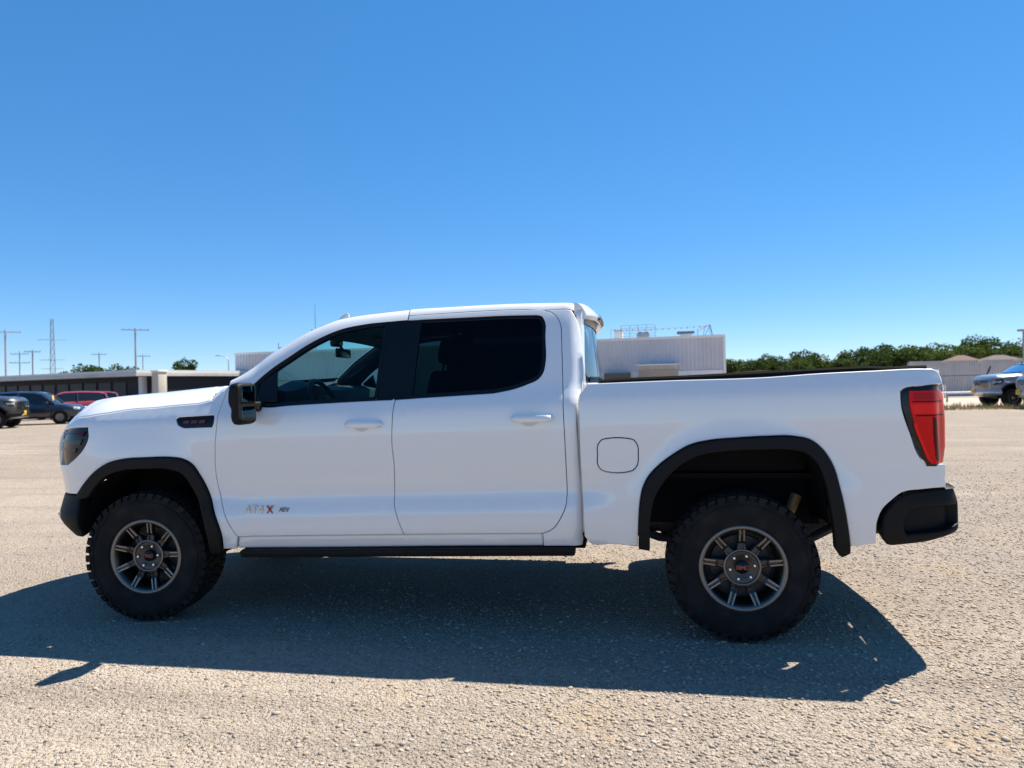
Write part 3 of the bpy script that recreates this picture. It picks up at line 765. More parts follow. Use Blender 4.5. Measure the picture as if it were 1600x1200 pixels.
M['rail_black'] = mat('rail cap rubber', (.007, .007, .007), rough=.9, spec=.08)
M['emblem'] = mat('dim red emblem', (.10, .018, .02), rough=.35)
M['lamp_dim'] = mat('dim lamp glass', (.035, .037, .045), rough=.25, spec=.3)
M['recess'] = mat('door handle recess shade', (.62, .62, .62), rough=.4, coat=.6)  # greyer than the door: shade of the finger recess put into the colour
M['smoked_black'] = mat('smoked lamp housing', (.006, .006, .007), rough=.12, spec=.3, coat=.2)
M['red_lens2'] = mat('deep red lens', (.42, .004, .007), rough=.15, spec=.12, coat=.15)
near_parts = half_truck(1)
far_parts = half_truck(-1)

# ---------------------------------------------------------------- roof, pillars, glass
XH = 1.09                                                 # where the windshield meets the roof
crest = [tuple(p) for p in E['crest']]
low = [(.5816, 1.514), (.68, 1.519)] + [tuple(p) for p in E['dlo_top_f'][:-1]] + [(1.7429, 1.9118)]
low2 = [(1.7461, 1.9422)] + [tuple(p) for p in rev(E['rdoor_top'])[1:5]] + [(2.70, 1.9435), (2.77, 1.9435), (2.813, 1.9305)]
low_tab = [(p[0], p[1]) for p in catmull(low, .02)] ; low2_tab = [(p[0], p[1]) for p in catmull(low2, .02)]
cres = catmull(crest, .02); cz = [(p[0], p[2]) for p in cres]; cy = [(p[0], p[1]) for p in cres]
def pillar_rail(sgn, x0, x1, n, tab, taper):
    rows = []
    for i in range(n+1):
        t = i/n; x = x0+(x1-x0)*t
        zl = lerp_tab(tab, x); L = Vector(fcab(x, zl, .001))
        xc = .5732+(x-.5816)*(2.7979-.5732)/(2.813-.5816); U = Vector((xc, lerp_tab(cy, xc), lerp_tab(cz, xc)))
        up = Vector(fcab(x, zl+.03)) - Vector(fcab(x, zl)); up.normalize()
        c = L + up*(U-L).length*.62
        row = []
        for k in range(9):
            u = k/8; p = L*(1-u)**2 + c*2*u*(1-u) + U*u*u; row.append((p.x, p.y*sgn, p.z))
        # turn in under the windshield / roof edge
        row.append((U.x-.006, (U.y+.03)*sgn, U.z-.004 if xc < XH else U.z+.004))
        b = Vector(fcab(x, zl, .05)); rows.append([(b.x, b.y*sgn, b.z)] + row)
    return MB().grid(rows).build('pillar_rail', M['paint'], truck, 70)
for sgn in (1, -1):
    pillar_rail(sgn, .5816, 1.742, 70, low_tab, 0)
    pillar_rail(sgn, 1.7475, 2.813, 50, low2_tab, 0)
def crown(y, yc, h): return h*(1-min(1, abs(y)/abs(yc))**2.2)
rows = []
XH = 1.09
xs_roof = [XH+(2.81-XH)*i/52 for i in range(53)]
for x in xs_roof:
    yc, zc = lerp_tab(cy, x), lerp_tab(cz, x); h = .046 - .006*sstep(1.2, 1.9, x)
    dx = -.10*(1-sstep(XH, 1.75, x))
    rows.append([(x+dx*(1-(y/yc)**2), y, zc+crown(y, yc, h)+.001) for y in [yc*(1-2*j/28) for j in range(29)]])
roof = MB().grid(rows).build('roof', M['paint'], truck, 180)
# rear lip of the roof with the high brake light
lip_prof = [(2.80, 1.986), (2.840, 1.984), (2.872, 1.968), (2.900, 1.940), (2.918, 1.908), (2.905, 1.882), (2.862, 1.890), (2.822, 1.906)]
rows = []
for j in range(25):
    y = -.675+1.35*j/24; e = abs(y)/.675; bow = .035*(1-e*e); cr_ = .034*(1-e**2.2); sh = 1-.30*e**5
    rows.append([(2.80+(px-2.80)*sh+bow*min(1, (px-2.80)/.05), y, pz+cr_*(1-.55*min(1, max(0, (px-2.82)/.06)))) for px, pz in catmull(lip_prof+lip_prof[:1], .012)])
b = MB().grid(rows); b.poly(rows[0]); b.poly(rows[-1][::-1])
lip = b.build('roof_lip', M['paint'], roof, 40)
b = MB()
rows = []
for j in range(13):
    y = -.30+.6*j/12; bow = .035*(1-(y/.6)**2)
    rows.append([(2.9195+bow, y, 1.945), (2.9275+bow, y, 1.928), (2.9290+bow, y, 1.912), (2.915+bow, y, 1.899)])
b.grid(rows).build('high_brake_light', M['smoked_lens'], lip, 60)
b = MB()
rows = []
for j in range(13):
    y = -.56+1.12*j/12; bow = .035*(1-(y/.675)**2)
    rows.append([(2.826+bow, y, 1.9015), (2.862+bow, y, 1.8865), (2.903+bow, y, 1.879)])
b.grid(rows).build('lip_underside', M['chrome'], lip, 60)
# shark fin antenna
fn = [tuple(p) for p in E['fin']]
b = MB()
prof = [(.915, .0, .035), (.95, .032, .030), (.985, .050, .020), (1.015, .054, .011), (1.034, .052, .009), (1.046, .012, .03), (1.07, .006, .026), (1.10, .0, .012)]
rows = []
for x, h, w in prof:
    rows.append([(x, -w, 0), (x, -w*.8, h*.5), (x, -w*.25, h*.96), (x, 0, h), (x, w*.25, h*.96), (x, w*.8, h*.5), (x, w, 0)])
zf = lerp_tab(cz, XH)+.072
b.grid([[(p[0]+.005, p[1], p[2]*1.75+zf-.002+.25*max(0, p[0]-.99)) for p in r] for r in rows]).build('antenna_fin', M['paint'], roof, 60)
# windshield
rows = []
for i in range(25):
    t = i/24; x = .5732+(XH-.5732)*t; yc, zc = lerp_tab(cy, x)+.012, lerp_tab(cz, x)
    bow = .26*(1-t)+.10*t
    rows.append([(x-bow*(1-(y/yc)**2), y, zc+.046*t*(1-(y/yc)**2)-.002-.03*(1-t)*(1-(y/yc)**2)) for y in [yc*(1-2*j/20) for j in range(21)]])
ws = MB().grid(rows).build('windshield', M['glass_windshield'], truck, 180)
band = MB().grid([[(p[0]-.002, p[1], p[2]+.003) for p in rows[i]] for i in (0, 1, 2)]); band.build('frit_band', M['gloss_black'], ws, 180)
band = MB().grid([[(p[0]-.002, p[1], p[2]+.003) for p in rows[i]] for i in (22, 23, 24)]); band.build('frit_band', M['gloss_black'], ws, 180)
# cab back wall with curved rear window
def back_x(y, z):
    t = max(0, min(1, (z-1.45)/.45)); base = 2.866-.022*t; bul = (.088-.030*t)*sstep(1.40, 1.50, z)
    return base+bul*(1-min(1, abs(y)/.80)**2.0)
def fback(s, z, dep=0.0): return (back_x(s, z)-dep, s, z)
def wb(z): return abs(fcab(2.775, z)[1])-.060
zz = [.60, .8, 1.0, 1.2, 1.30, 1.40, 1.5, 1.6, 1.7, 1.8, 1.88, 1.945]
ob = [(wb(z), z) for z in zz]; outer = loop_of([(-.88, .60), (.88, .60)], ob, [ob[-1], (-ob[-1][0], ob[-1][1])], [(-y, z) for y, z in rev(ob)])
win = loop_of([(-.745, 1.50), (-.715, 1.475), (0, 1.472), (.715, 1.475), (.745, 1.50)], [(.745, 1.50), (.725, 1.62), (.655, 1.82), (.635, 1.875), (.60, 1.895)],
              [(.60, 1.895), (0, 1.902), (-.60, 1.895)], [(-.60, 1.895), (-.635, 1.875), (-.655, 1.82), (-.725, 1.62), (-.745, 1.50)])
cb = panel('cab_back', outer, [win], fback, M['paint'], truck, 1, gap=0, bev=.004)
panel('rear_window', win, [], fback, M['glass_rear'], cb, 1, gap=.001, bev=.002, flange=.004, dep=.004)
b = MB()
for y0, y1 in ((-.245, -.205), (.205, .245)):
    b.grid([[(back_x(y, z)+.001, y, z) for y in (y0, y1)] for z in [1.475+.41*i/14 for i in range(15)]])
for z0, z1 in ((1.474, 1.515), (1.855, 1.887)):
    b.grid([[(back_x(y, z)+.0014, y, z) for z in (z0, z1)] for y in [-.63+1.26*i/30 for i in range(31)]])
b.build('window_slider_frame', M['gloss_black'], cb, 60)

# ---------------------------------------------------------------- hood, cowl, nose
cre3 = [fcab(p[0], p[1]) for p in catmull([(-.88, 1.255), (-.80, 1.272)]+[tuple(q) for q in E['crease']], .03)]
front3 = [fcab(SC+(-.88-SC)*i/30, 1.262-.007*i/30) for i in range(31)]
edge3 = front3[:-1]+cre3
left = [(p[0], p[1]) for p in edge3]
z_of_x = sorted([(p[0], p[2]) for p in edge3])
rear_edge = [(.46-.24*(1-(y/.92)**2), y) for y in [-.90+1.8*i/30 for i in range(31)]]
plan_loop = left[:-1] + [(left[-1][0], left[-1][1])] + rear_edge[1:-1] + [(p[0], -p[1]) for p in left[::-1]][:-1]
hm = [(-2.0, 1.422), (-.80, 1.424)] + [(p[0], p[2]) for p in E['hood_mid'][4:]] + [(.5, 1.527)]
def edge_d(x, y):
    y = -abs(y); best = (9, 1.3)
    for a, b in zip(edge3, edge3[1:]):
        dx, dy = b[0]-a[0], b[1]-a[1]; L = dx*dx+dy*dy
        t = max(0, min(1, ((x-a[0])*dx+(y-a[1])*dy)/L)) if L > 0 else 0
        d = math.hypot(x-a[0]-dx*t, y-a[1]-dy*t)
        if d < best[0]: best = (d, a[2]+(b[2]-a[2])*t)
    return best
def fhood(s, z, dep=0.0):
    d, zc = edge_d(s, z); zm = hermite(hm, s)
    rr_ = .245+.10*sstep(-.62, 0, s); g = 1-(1-min(d/rr_, 1))**2.1
    dome = .016*sstep(.36, .52, d)*sstep(-.85, -.4, s) - .010*(1-sstep(.0, .10, abs(abs(z)-.50)))*sstep(-.7, -.2, s)
    return (s, z, zc+(zm-zc)*g+dome*.6-dep)
hood = panel('hood', plan_loop, [], fhood, M['paint'], truck, 1, gap=.003, bev=.005, flange=.03, grid=.06)
# cowl
rows = []
for i in range(31):
    y = -.90+1.8*i/30; xa = .462-.24*(1-(y/.92)**2)+.004; xb = .60-.27*(1-(y/.80)**2) if abs(y) < .8 else .60
    za = hermite(hm, xa)-.03 if abs(y) < .6 else 1.47-.12*(abs(y)-.6)
    rows.append([(xa, y, za-.02), (xa+.03, y, za-.012), ((xa+xb)/2, y, 1.475), (xb+.02, y, 1.50)])
MB().grid(rows).build('cowl', M['black_plastic'], truck, 60)
for sgn in (1, -1):
    fr = catmull([tuple(p) for p in E['fend_rear_top']], .02); rows = []
    for i, (s_, z_) in enumerate(fr):
        t = i/(len(fr)-1); a = Vector(fcab(s_, z_, .004)); c = Vector((.43+.155*t, -.77, 1.484+.056*t)); rows.append([((a*(1-u)+c*u).x, (a*(1-u)+c*u).y*sgn, (a*(1-u)+c*u).z+.010*math.sin(math.pi*u)) for u in (0, .25, .5, .75, 1)])
    MB().grid(rows).build('cowl_corner', M['paint'], truck, 60)
for y0 in (-.55, .12):
    MB().tube([(.36+.25*((y0)/.8)**2, y0, 1.505), (.36+.25*((y0+.3)/.8)**2-.02, y0+.3, 1.525), (.36+.25*((y0+.52)/.8)**2-.02, y0+.52, 1.53)], .009, 6).build('wiper', M['black_plastic'], truck, 60)
# grille between the lamps
for sgn in (1, -1):
    gpan = panel('grille', [(SC, .83), (-.885, .83), (-.885, 1.245), (SC, 1.255)], [], fcab, M['gloss_black'], truck, sgn, dep=.05, gap=0, flange=.02, bev=.004)
    for z0 in (.86, .93, 1.0, 1.07, 1.14, 1.20):
        panel('grille_slat', [(SC, z0), (-.93, z0), (-.93, z0+.034), (SC, z0+.034)], [], fcab, M['rim'], gpan, sgn, dep=.022, gap=0, flange=.03, bev=.005)
    panel('grille_surround', loop_of([(SC, .812), (-.89, .812)], [(-.89, .812), (-.885, 1.255)], [(-.885, 1.255), (SC, 1.262)], [(SC, 1.262), (SC, 1.235)], [(SC, 1.235), (-.915, 1.23)], [(-.915, 1.23), (-.92, .84)], [(-.92, .84), (SC, .84)], [(SC, .84), (SC, .812)]),
          [], fcab, M['rim'], gpan, sgn, dep=.0, gap=0, flange=.05, bev=.006)
    # black front bumper
    bo = loop_of([(SC, .54), (-1.1, .53), (-.62, .528), (-.50, .53)], [(-.50, .53), (-.455, .56), (-.44, .62), (-.445, .74), (-.462, .812)], [(-.462, .812), (-.66, .805), (-.88, .80), (SC, .80)], [(SC, .80), (SC, .54)])
    def fbump(s, z, d=0.0):
        return fcab(s, z, d - .004 - .014*math.sin(math.pi*min(1, max(0, (z-.53)/.27))) + .05*(1-sstep(.52, .66, z)))
    bmp = panel('front_bumper', bo, [], fbump, M['black_plastic'], truck, sgn, gap=0, bev=.012, flange=.10)
    b = MB(); p = fbump(-.70, .675); b.lathe([(.0, -.004), (.012, -.004), (.013, 0), (.013, .01)], 'y', 14, (p[0], p[1]*sgn, p[2])); b.build('parking_sensor', M['steel'], bmp, 40)
    pts = [fbump(-1.30, .56), fbump(-1.22, .56), fbump(-1.22, .66), fbump(-1.30, .66)]
    b = MB(); q = [(p[0]-.03, p[1]*sgn, p[2]) for p in pts]; r = [(p[0]+.05, p[1], p[2]) for p in q]
    b.poly(q if sgn > 0 else q[::-1]).poly(r)
    for i in range(4): b.quad(q[i], q[(i+1) % 4], r[(i+1) % 4], r[i])
    b.build('tow_hook', M['red_letter'], bmp)
me = text_mesh('GMC', .17, .010)
lt = link('lettering', me, M['red_letter'], truck); lt.rotation_euler = (math.pi/2, 0, -math.pi/2); lt.location = (-.985+.02, 0, 1.06)

# ---------------------------------------------------------------- bed box, tailgate, rear bumper
b = MB(); b.box(2.92, 4.78, -.785, .785, .90, .93).build('bed_floor', M['dark'], truck)
for s in (-1, 1):
    b = MB(); b.rbox(3.33, 4.16, min(s*.55, s*.783), max(s*.55, s*.783), .931, 1.16, .05, 3); b.build('wheel_tub', M['dark'], truck, 50)
b = MB(); b.rbox(2.905, 2.965, -.93, .93, .62, 1.472, .012)
bf = b.build('bed_front_wall', M['paint'], truck, 40)
b = MB(); b.rbox(2.967, 2.985, -.79, .79, .935, 1.45, .004); b.build('bed_liner', M['black_plastic'], truck, 40)
b = MB(); b.rbox(4.745, 4.805, -.685, .685, .885, 1.515, .015)
tg = b.build('tailgate', M['paint'], truck, 40)
b = MB(); b.rbox(4.73, 4.82, -.69, .69, 1.512, 1.540, .010); b.build('tailgate_cap', M['black_plastic'], tg, 40)
b = MB(); b.rbox(4.806, 4.822, -.13, .13, 1.335, 1.415, .006); b.build('tailgate_handle', M['black_plastic'], tg, 40)
me = text_mesh('GMC', .17, .006)
lt = link('lettering', me, M['red_letter'], tg); lt.rotation_euler = (math.pi/2, 0, math.pi/2); lt.location = (4.812, 0, 1.16)

RB = [(4.40, -.992), (4.62, -.992), (4.76, -.990), (4.825, -.975), (4.868, -.943), (4.895, -.880), (4.915, -.75), (4.935, -.5), (4.945, -.25), (4.95, 0)]
RBc = catmull(RB, .01); RBs = [4.40]
for a, c in zip(RBc, RBc[1:]): RBs.append(RBs[-1]+math.dist(a, c))
def frb(s, z, dep=0.0):
    k = 0
    lo, hi = 0, len(RBs)-1
    while hi-lo > 1:
        m_ = (lo+hi)//2
        if RBs[m_] <= s: lo = m_
        else: hi = m_
    a, c = RBc[lo], RBc[hi]; u = (s-RBs[lo])/max(RBs[hi]-RBs[lo], 1e-6); u = max(-.5, min(1.0, u))
    a0, c0 = RBc[max(lo-2, 0)], RBc[min(hi+2, len(RBc)-1)]
    tx, ty = c0[0]-a0[0], c0[1]-a0[1]; l = math.hypot(tx, ty); nx, ny = ty/l, -tx/l
    o = .004-.05*max(0, abs(z-.715)/.16-.25)**2.2 - dep
    return (a[0]+u*(c[0]-a[0])+nx*o, a[1]+u*(c[1]-a[1])+ny*o, z)
SE = RBs[-1]
for sgn in (1, -1):
    bo = loop_of([(4.4796, .6152), (4.486, .585), (4.505, .562), (4.5377, .556)], [(4.5377, .556), (4.701, .583), (4.79, .610), (4.87, .632), (4.95, .640), (SE, .640)], [(SE, .640), (SE, .868)],
                 [(SE, .868), (4.9, .868), (4.7421, .868), (4.62, .848)], [(4.62, .848), (4.5707, .822), (4.52, .768), (4.4964, .733), (4.483, .69), (4.4796, .6152)])
    pocket = loop_of([(4.60, .615), (4.68, .628), (4.80, .648), (4.88, .668)], [(4.88, .668), (4.905, .72), (4.90, .785)], [(4.90, .785), (4.80, .782), (4.66, .775)], [(4.66, .775), (4.615, .757), (4.592, .715), (4.585, .65), (4.60, .615)])
    rb = panel('rear_bumper', bo, [pocket], frb, M['black_plastic'], truck, sgn, gap=0, bev=.014, flange=.08)
    panel('step_pocket', offset_loop(pocket if area2(pocket) > 0 else pocket[::-1], -.012), [], frb, M['black_plastic'], rb, sgn, gap=0, bev=.002, flange=.01, dep=.052)
    rows = []
    for i in range(13):
        s = 4.66+(4.91-4.66)*i/12
        zt = lerp_tab([(4.60, .615), (4.68, .628), (4.80, .648), (4.88, .668), (4.92, .68)], s)+.002
        rows.append([(p[0], p[1]*sgn, p[2]) for p in (frb(s, zt+.004, .0), frb(s, zt+.007, .03), frb(s, zt+.004, .07))])
    MB().grid(rows).build('foot_step', M['steel_dull'] if 'steel_dull' in M else M['black_plastic'], rb, 60)
    # ridged step pad on top
    rows = []
    st = [4.56+(SE-4.56)*i/70 for i in range(71)]
    for s in st:
        zt = lerp_tab([(4.56, .80), (4.62, .845), (4.7421, .866), (9, .866)], s)
        r = []
        for j in range(13):
            dd = .012+.135*j/12*(1 if s > 4.72 else max(.15, (s-4.55)/.17)); p = frb(s, .72, dd*1.0)
            r.append((p[0], p[1]*sgn, zt+(.006 if j % 2 else 0)))
        rows.append(r)
    MB().grid(rows).build('step_pad', M['black_plastic'], rb, 20)

# ---------------------------------------------------------------- running boards, chassis
for sgn in (1, -1):
    b = MB(); b.prism([(-1.015, .488), (-1.01, .500), (-.93, .505), (-.84, .500), (-.84, .445), (-.93, .438), (-1.005, .455)], 'x', .70, 2.80, .006)
    for i, p in enumerate(b.v): b.v[i] = (p[0], p[1]*sgn, p[2]+.022*(p[0]-1.75))
    rbd = b.build('running_board', M['black_plastic'], truck, 40, fix=True)
    for x in (.95, 1.75, 2.5):
        MB().box(x, x+.06, min(-.88*sgn, -.5*sgn), max(-.84*sgn, -.5*sgn), .46, .50).build('bracket', M['dark'], rbd)
    b = MB(); b.rbox(-.75, 4.70, min(.40*sgn, .50*sgn), max(.40*sgn, .50*sgn), .52, .68, .015); b.build('frame_rail', M['axle_paint'], truck, 40)
    b = MB(); b.tube([(3.0, .56*sgn, .62), (3.3, .56*sgn, .50), (3.745, .56*sgn, .46), (4.2, .56*sgn, .50), (4.5, .56*sgn, .66)], .028, 6); b.build('leaf_spring', M['axle_paint'], truck, 60)
    b = MB(); b.tube([(3.95, .66*sgn, .42), (4.12, .62*sgn, .78)], .034, 10); b.build('shock_absorber', M['spring_yellow'], truck, 60)
b = MB(); b.tube([(3.745, -.85, .42), (3.745, .85, .42)], .045, 12); b.lathe([(.0, -.16), (.10, -.13), (.15, -.04), (.15, .04), (.10, .13), (.0, .16)], 'y', 20, (3.745, .06, .42)); b.build('rear_axle', M['axle_paint'], truck, 50)
b = MB(); b.tube([(0, -.85, .42), (0, .85, .42)], .04, 10); b.rbox(-.2, .2, -.35, .35, .36, .5, .04); b.build('front_axle', M['axle_paint'], truck, 50)
b = MB(); b.box(.35, 2.86, -.90, .90, .50, .54); b.build('floor_pan', M['dark'], truck)
b = MB(); b.rbox(-.60, .62, -.56, .56, .55, 1.22, .05); b.build('engine_bay', M['dark'], truck)
b = MB(); b.rbox(2.75, 3.25, -.38, .38, .46, .60, .03); b.rbox(1.6, 2.7, .15, .40, .40, .52, .04); b.build('fuel_tank', M['dark'], truck, 50)
b = MB(); b.lathe([(.16, -.11), (.33, -.12), (.385, -.07), (.39, 0), (.385, .07), (.33, .12), (.16, .11)], 'z', 32, (4.42, 0, .66)); b.build('spare_wheel', M['rubber'], truck, 50)
b = MB(); b.tube([(2.6, .52, .5), (3.4, .62, .58), (4.1, .60, .60), (4.45, .64, .56), (4.62, .74, .54)], .035, 10); b.build('exhaust', M['steel'], truck, 60)
b = MB(); b.prism([(-.86, .52), (-.80, .58), (-.30, .46), (.30, .44), (.30, .40), (-.30, .40), (-.80, .48)], 'y', -.55, .55, .01); b.build('skid_plate', M['steel'], truck, 40)
# inner skins that close the gaps between the panels
for sgn in (1, -1):
    lo = loop_of([(.50, .56), (1.75, .575), (2.84, .60)], [(2.84, .60), (2.83, 1.40)], [(2.83, 1.40), (2.2, 1.385), (1.4, 1.362), (.56, 1.36)], [(.56, 1.36), (.50, .56)], step=.08)
    panel('inner_door_skin', lo, [], fcab, M['interior'], truck, sgn, dep=.085, gap=0, flange=.01, grid=.15)
    panel('body_inner_skin', loop_of([(.42, 1.04), (.60, .60)], [(.60, .60), (.70, .60)], [(.70, .60), (.70, 1.40), (.55, 1.41), (.20, 1.36)], [(.20, 1.36), (.42, 1.04)], step=.08), [], fcab, M['dark'], truck, sgn, dep=.05, gap=0, flange=.01, grid=.12)
    panel('pillar_lining', loop_of([(1.60, 1.39), (1.80, 1.39)], [(1.80, 1.39), (1.80, 1.92)], [(1.80, 1.92), (1.60, 1.90)], [(1.60, 1.90), (1.60, 1.39)], step=.06), [], fcab, M['interior'], truck, sgn, dep=.06, gap=0, flange=.03, grid=.1)
    panel('pillar_lining', loop_of([(2.66, 1.42), (2.83, 1.42)], [(2.83, 1.42), (2.80, 1.90)], [(2.80, 1.90), (2.645, 1.90)], [(2.645, 1.90), (2.66, 1.42)], step=.06), [], fcab, M['interior'], truck, sgn, dep=.06, gap=0, flange=.03, grid=.1)
    # A pillar lining
    rows = []
    for i in range(20):
        x = .62+(1.24-.62)*i/19; zl = lerp_tab(low_tab, x); L = Vector(fcab(x, zl-.02, .05)); xc = .5732+(x-.5816)*.997
        U = Vector((xc, lerp_tab(cy, xc)+.05, lerp_tab(cz, xc)-.035)); rows.append([(L.x, L.y*sgn, L.z), (U.x, U.y*sgn, U.z)])
    solid(MB().grid(rows).build('pillar_lining', M['interior'], truck, 60), .03, 0)
# cabin
rows = []
for i in range(21):
    x = 1.04+(2.80-1.04)*i/20; rows.append([(x, y, lerp_tab(cz, x)-.050+.02*(1-(y/.70)**2)-.06*max(0, abs(y)-.62)) for y in [-.72+1.44*j/12 for j in range(13)]])
MB().grid(rows).build('headliner', M['headliner'], truck, 60)
b = MB(); b.box(2.80, 2.815, -.80, .80, .60, 1.47); b.build('rear_bulkhead', M['interior'], truck)
dash = MB(); rows = []
for (x, z) in ((.42, 1.30), (.44, 1.46), (.62, 1.500), (.80, 1.505), (.92, 1.470), (.95, 1.36), (.90, 1.15), (.88, .80)):
    rows.append([(x+.02*(abs(y)/.86)**2, y, z+(.042*math.exp(-((y+.40)/.20)**2) if .6 < x < .95 and z > 1.3 else 0)) for y in [-.86+1.72*j/30 for j in range(31)]])
dash.grid(rows); dash = dash.build('dashboard', M['interior'], truck, 40)
b = MB(); b.rbox(.86, .885, -.12, .18, 1.25, 1.42, .008); b.build('centre_screen', M['gloss_black'], dash, 40)
sw = MB(); R_ = Matrix.Translation((1.03, -.42, 1.375)) @ Matrix.Rotation(math.radians(-28), 4, 'Y')
ring = MB()
rows = []
for i in range(33):
    a = 2*math.pi*i/32; rows.append([(.017*math.cos(w), (.185+.017*math.sin(w))*math.cos(a), (.185+.017*math.sin(w))*math.sin(a)) for w in [2*math.pi*k/8 for k in range(9)]])
ring.grid(rows); ring.rbox(-.03, .02, -.07, .07, -.07, .06, .015); ring.rbox(-.015, .008, -.18, .18, -.03, .02, .006); ring.rbox(-.015, .008, -.03, .03, -.18, 0, .006)
ring.tube([(-.02, 0, 0), (-.25, 0, -.02)], .04, 10)
sw.add(ring, R_); sw.build('steering_wheel', M['leather'], truck, 50)
def seat(x, y, w, name, back_h=.62):
    b = MB(); b.rbox(x-.28, x+.26, y-w, y+w, .86, 1.02, .05, 3)
    s_ = b.build(name, M['leather'], truck, 50)
    b = MB(); bb = MB(); bb.rbox(-.06, .07, -w, w, 0, back_h, .05, 3); b.add(bb, Matrix.Translation((x+.25, y, .98)) @ Matrix.Rotation(math.radians(14), 4, 'Y')); b.build('seat_back', M['leather'], s_, 50)
    return s_
for y in (-.42, .42):
    s_ = seat(1.52, y, .25, 'front_seat')
    b = MB(); bb = MB(); bb.rbox(-.045, .055, -.13, .13, .665, .845, .04, 3); bb.tube([(0, -.06, .6), (0, -.06, .68)], .008, 6); bb.tube([(0, .06, .6), (0, .06, .68)], .008, 6)
    b.add(bb, Matrix.Translation((1.77, y, .98)) @ Matrix.Rotation(math.radians(12), 4, 'Y')); b.build('headrest', M['leather'], s_, 50)
s_ = seat(2.42, 0, .72, 'rear_seat', .56)
for y in (-.48, .0, .48):
    b = MB(); b.rbox(2.755, 2.80, y-.12, y+.12, 1.56, 1.70, .02, 3); b.build('headrest', M['leather'], s_, 50)
b = MB(); b.rbox(1.0, 1.75, -.13, .13, .80, 1.16, .04, 3); b.build('centre_console', M['interior'], truck, 50)
b = MB(); b.rbox(.975, 1.00, -.13, .13, 1.715, 1.785, .012, 2); b.tube([(.98, 0, 1.78), (.93, 0, 1.86)], .012, 6); b.rbox(.90, .97, -.06, .06, 1.80, 1.90, .02, 2); b.build('inner_mirror', M['gloss_black'], truck, 50)

for sgn in (1, -1):                                            # grab handles on the windshield pillars, sun visors
    b = MB(); b.tube([(x, (-.745+.02*k)*sgn, z) for x, z, k in ((.70, 1.575, 0), (.735, 1.578, 1), (.80, 1.605, 2), (.87, 1.655, 2), (.91, 1.70, 1), (.905, 1.735, 0))], .017, 8); b.build('grab_handle', M['interior'], truck, 60)
    b = MB(); b.rbox(1.02, 1.20, *sorted((-.62*sgn, -.22*sgn)), 1.868, 1.885, .006); b.build('sun_visor', M['headliner'], truck, 40)
# ---------------------------------------------------------------- door mirrors
for sgn, door in ((1, near_parts[1]), (-1, far_parts[1])):
    o = [(.822, 1.518), (.845, 1.528), (.885, 1.525), (.893, 1.47), (.890, 1.395), (.892, 1.345), (.888, 1.285), (.872, 1.275), (.845, 1.277), (.832, 1.31), (.832, 1.37), (.816, 1.40), (.812, 1.46)]
    b = MB(); o = [(x-.042, z) for x, z in o]; ring_pts = catmull(o+o[:1], .012); cx, cz_ = .813, 1.40; rows = []
    for yv, sc in ((-1.035, .80), (-1.045, .94), (-1.075, 1.0), (-1.185, 1.0), (-1.215, .95), (-1.232, .80), (-1.236, .4)):
        rows.append([(cx+(x-cx)*sc, yv*sgn, cz_+(z-cz_)*(.4+.6*sc)) for x, z in ring_pts])
    b.grid(rows); b.poly(rows[0]); b.poly(rows[-1][::-1])
    mh = b.build('side_mirror', M['black_plastic'], door, 50, fix=True)
    b = MB(); b.prism([(.79, 1.345), (.845, 1.35), (.845, 1.41), (.79, 1.41)], 'y', min(-.90*sgn, -1.04*sgn), max(-.90*sgn, -1.04*sgn), .01); b.build('mirror_arm', M['black_plastic'], mh, 50)
    b = MB(); y0, y1 = sorted((-1.06*sgn, -1.205*sgn))
    b.rbox(.844, .8535, y0, y1, 1.412, 1.51, .003); b.build('mirror_glass', M['mirror'], mh, 50)
    b = MB(); b.rbox(.844, .8520, y0, y1, 1.305, 1.385, .003); b.build('mirror_glass', M['mirror'], mh, 50)
    # lettering low on the door
    for txt, s, m, sz in (('AT4', .80, 'silver_letter', .058), ('X', .905, 'red_letter', .058), ('AEV', 1.0, 'grey_letter', .030)):
        me = text_mesh(txt, sz, .003, 0, 0, 1.0, .20)
        p = Vector(fcab(s, .734, -.004)); t = Vector(fcab(s, .734+.02, -.004))-Vector(fcab(s, .734-.02, -.004))
        tilt = math.atan2(-t.y, t.z)
        lt = link('lettering', me, M[m], door); lt.location = (p.x if sgn > 0 else p.x, p.y*sgn, p.z)
        lt.rotation_euler = (math.pi/2+(tilt if sgn > 0 else -tilt)*0, 0, 0 if sgn > 0 else math.pi)

